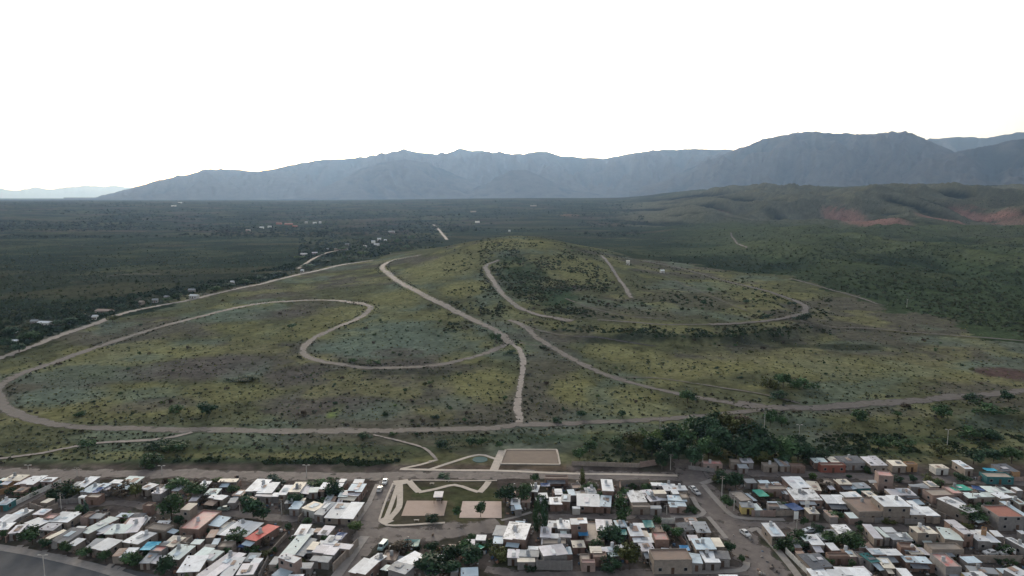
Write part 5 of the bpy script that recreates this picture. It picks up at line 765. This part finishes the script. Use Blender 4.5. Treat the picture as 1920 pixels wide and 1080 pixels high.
# ------------------------------------------------------------------ cars
M_tyre = mat('tyre', (.03, .03, .03)); M_rim = mat('rim', (.4, .4, .42), rough=.4); M_light = mat('headlight', (.6, .6, .58), rough=.2); M_tail = mat('tail_light', (.35, .03, .03), rough=.3)
def car(px, py, rz, col, word, van=False):
    P = G(px, py); r = empty('van' if van else 'car', P + np.array([0, 0, .1]), rz); m = mat('car_paint', col, rough=.35, var=.04, spec=.5)
    pr = [(-2.1, .32), (-2.15, .75), (-1.95, .92), (-1.0, 1.0), (-.35, 1.46), (1.05, 1.48), (1.75, 1.05), (2.1, .95), (2.15, .4), (2.05, .28)] if not van else [(-2.2, .32), (-2.25, .9), (-1.7, 1.15), (-1.15, 1.95), (2.1, 2.0), (2.2, 1.1), (2.2, .35)]
    n = len(pr); V = [(x, s * (.84 if z < 1.02 else .66 if not van else .8), z) for s in (-1, 1) for x, z in pr]; Fc = [tuple(range(n)), tuple(range(2 * n - 1, n - 1, -1))] + [(i, (i + 1) % n + 0, (i + 1) % n + n, i + n)[::-1] for i in range(n)]
    mesh('body', V, Fc, m, r)
    wz = (1.03, 1.40) if not van else (1.2, 1.75)
    for s in (-1, 1): mesh('side_window', *box(-.55 if not van else -1.0, 1.2, s * .79 - .035, s * .79 + .035, *wz), M_glass, r)
    mesh('windscreen', [(-.95, -.62, 1.06), (-.95, .62, 1.06), (-.42, .58, 1.44), (-.42, -.58, 1.44)] if not van else [(-1.70, -.7, 1.22), (-1.70, .7, 1.22), (-1.22, .7, 1.88), (-1.22, -.7, 1.88)], [(0, 1, 2, 3)], M_glass, r)
    mesh('rear_window', [(1.74, -.6, 1.1), (1.74, .6, 1.1), (1.15, .58, 1.46), (1.15, -.58, 1.46)] if not van else [(2.19, -.6, 1.3), (2.19, .6, 1.3), (2.12, .6, 1.85), (2.12, -.6, 1.85)], [(3, 2, 1, 0)], M_glass, r)
    for x in (-1.3, 1.35):
        for s in (-1, 1): w = mesh('wheel', *tube([(x, s * .70, .22), (x, s * .90, .22)], .32, n=16), M_tyre, r); mesh('rim', *tube([(x, s * .86, .22), (x, s * .915, .22)], .19, n=12), M_rim, w)
    for s in (-1, 1): mesh('headlight', *box(-2.19, -2.1, s * .6 - .15, s * .6 + .15, .68, .82), M_light, r); mesh('tail_light', *box(2.08, 2.18, s * .62 - .12, s * .62 + .12, .72, .9), M_tail, r)
    THINGS.append((r, px, py, f'{word} {"van" if van else "car"} parked on bare ground', 'van' if van else 'car', (P[0], P[1], 4)))
PI = math.pi
for q in [(722, 906, PI / 2, (.72, .72, .72), 'white'), (712, 920, -PI / 2, (.66, .67, .66), 'white'), (718, 1028, 1.3, (.35, .50, .50), 'pale teal', True), (1300, 920, PI / 2 + .3, (.7, .7, .7), 'white'), (1305, 926, PI / 2 + .3, (.40, .41, .43), 'grey'), (1397, 1003, PI / 2 + .3, (.6, .6, .6), 'silver'), (1517, 998, .2, (.5, .55, .6), 'pale blue'), (1857, 1040, .1, (.7, .7, .7), 'white'), (1888, 1041, .1, (.72, .72, .72), 'white', True), (420, 957, .1, (.22, .30, .27), 'greenish grey'), (640, 972, .3, (.08, .08, .09), 'dark'), (1496, 930, .4, (.10, .11, .12), 'dark')]: car(*q)

# ------------------------------------------------------------------ what each thing is called: its look, and what stands by it
LM_ = [('the brown clay court', 800, 955), ('the pink clay court', 902, 955), ('the bright red roof', 497, 993), ('the red-patched roof', 372, 985), ('the turquoise tarpaulin', 275, 1027), ('the orange-walled house', 22, 905), ('the yellow-walled house', 1402, 955), ('the tall two-windowed house', 1670, 945), ('the large terracotta roof', 1880, 960),
       ('the tall lane tree', 1167, 958), ('the navy tarpaulin', 640, 1005), ('the black-stained roof', 968, 995), ('the white-red roof', 1190, 1003), ('the blue yard tarpaulin', 1282, 1030), ('the emerald green roof', 1800, 916), ('the paved-road lamp', 85, 1062), ('the big lane tree', 315, 955), ('the long lilac roof', 1797, 986),
       ('the dark hipped roof', 1530, 1052), ('the dark-streaked roof', 1510, 930), ('the pink tower house', 1658, 897), ('the far turquoise sheet', 1856, 880), ('the big brown roof', 1262, 1060), ('the plaza trees', 965, 925), ('the pointed tree', 159, 955), ('the red brick house', 1560, 872), ('the twin poplars', 1014, 965), ('the tall brick house', 1085, 988),
       ('the tan tower room', 350, 950), ('the earth court', 995, 857), ('the tall pink house', 536, 1046), ('the park shelter', 820, 927), ('the teal mat', 900, 862), ('the dark grove', 1370, 830), ('the bank lamp', 1776, 820), ('the two white boards', 1502, 958), ('the broad street', 1345, 960), ('the plaza street', 705, 940),
       ('the left-loop tree', 387, 765), ('the inner bowl track', 740, 640), ('the mound top', 965, 450), ('the slanting track', 1180, 715), ('the right terrace', 1400, 560), ('the track-bend tree', 1292, 745), ('the broad right track', 1650, 757), ('the far pale road', 835, 445), ('the left edge road', 230, 588), ('the white far cluster', 705, 456), ('the red far roofs', 535, 422), ('the long white shed', 80, 611)]
used = {}
def rel(px, py, l):
    dx, dy = px - l[1], (py - l[2]) * 1.5
    return ('right of ' if dx > 0 else 'left of ') if abs(dx) > 1.3 * abs(dy) else ('in front of ' if dy > 0 else 'behind ')
NTH = ['', 'second nearest ', 'third nearest ', 'fourth nearest ', 'fifth nearest ', 'sixth nearest ', 'seventh nearest ', 'eighth nearest ', 'ninth nearest ']
pend = []
for i, (o, px, py, look, noun, g) in enumerate(THINGS):
    ds = sorted(LM_, key=lambda l: math.hypot(px - l[1], 1.5 * (py - l[2]))); ds = [l for l in ds if math.hypot(px - l[1], 1.5 * (py - l[2])) > 7][:3]
    pend.append((o, px, py, look, noun, ds))
count = {}
for o, px, py, look, noun, ds in pend:
    for l in ds: k_ = look + ' ' + rel(px, py, l) + l[0]; count[k_] = count.get(k_, 0) + 1
multi = {}
GROUP = {'house': 'houses of the town', 'shed': 'small sheds in the yards', 'tree': 'trees of the town and its edge', 'shrub': 'bigger shrubs', 'yard wall': 'walls between the yards', 'tarpaulin': 'tarpaulins over the yards', 'car': 'parked cars', 'street lamp': 'street lamps', 'utility pole': 'utility poles', 'board': 'white boards'}
for o, px, py, look, noun, ds in pend:
    k_ = next((look + ' ' + rel(px, py, l) + l[0] for l in ds if count[look + ' ' + rel(px, py, l) + l[0]] == 1), None)
    if noun in GROUP: o['group'] = GROUP[noun]
    o['category'] = noun
    if k_: o['label'] = k_
    else: multi.setdefault(look + ' ' + rel(px, py, ds[0]) + ds[0][0], []).append((math.hypot(px - ds[0][1], 1.5 * (py - ds[0][2])), o))
for k_, L_ in multi.items():
    for j, (_, o) in enumerate(sorted(L_, key=lambda t: t[0])): o['label'] = ('nearest ' if j == 0 else NTH[min(j, 8)]) + k_
for o in C.objects:
    if o.get('label') and len(o['label'].split()) > 16: o['label'] = o['label'].replace(' with ', ', ')

# ------------------------------------------------------------------ haze
HAZE_D, HAZE_C = 3.2e-5, (.40, .62, 1.0)
hv, hf = box(-62000, 62000, -600, 64500, -90, 2400)
M_haze = bpy.data.materials.new('haze'); M_haze.use_nodes = True; _n = M_haze.node_tree; _n.nodes.clear()
_v = _n.nodes.new("ShaderNodeVolumePrincipled"); _v.inputs['Color'].default_value = (*HAZE_C, 1); _v.inputs['Absorption Color'].default_value = (1, 1, 1, 1); _v.inputs['Density'].default_value = HAZE_D; _v.inputs['Anisotropy'].default_value = .45
_o = _n.nodes.new("ShaderNodeOutputMaterial"); _n.links.new(_v.outputs[0], _o.inputs['Volume'])
tag(mesh('haze', hv, hf, M_haze), 'thin bluish air haze over the whole valley', 'haze', kind='stuff')
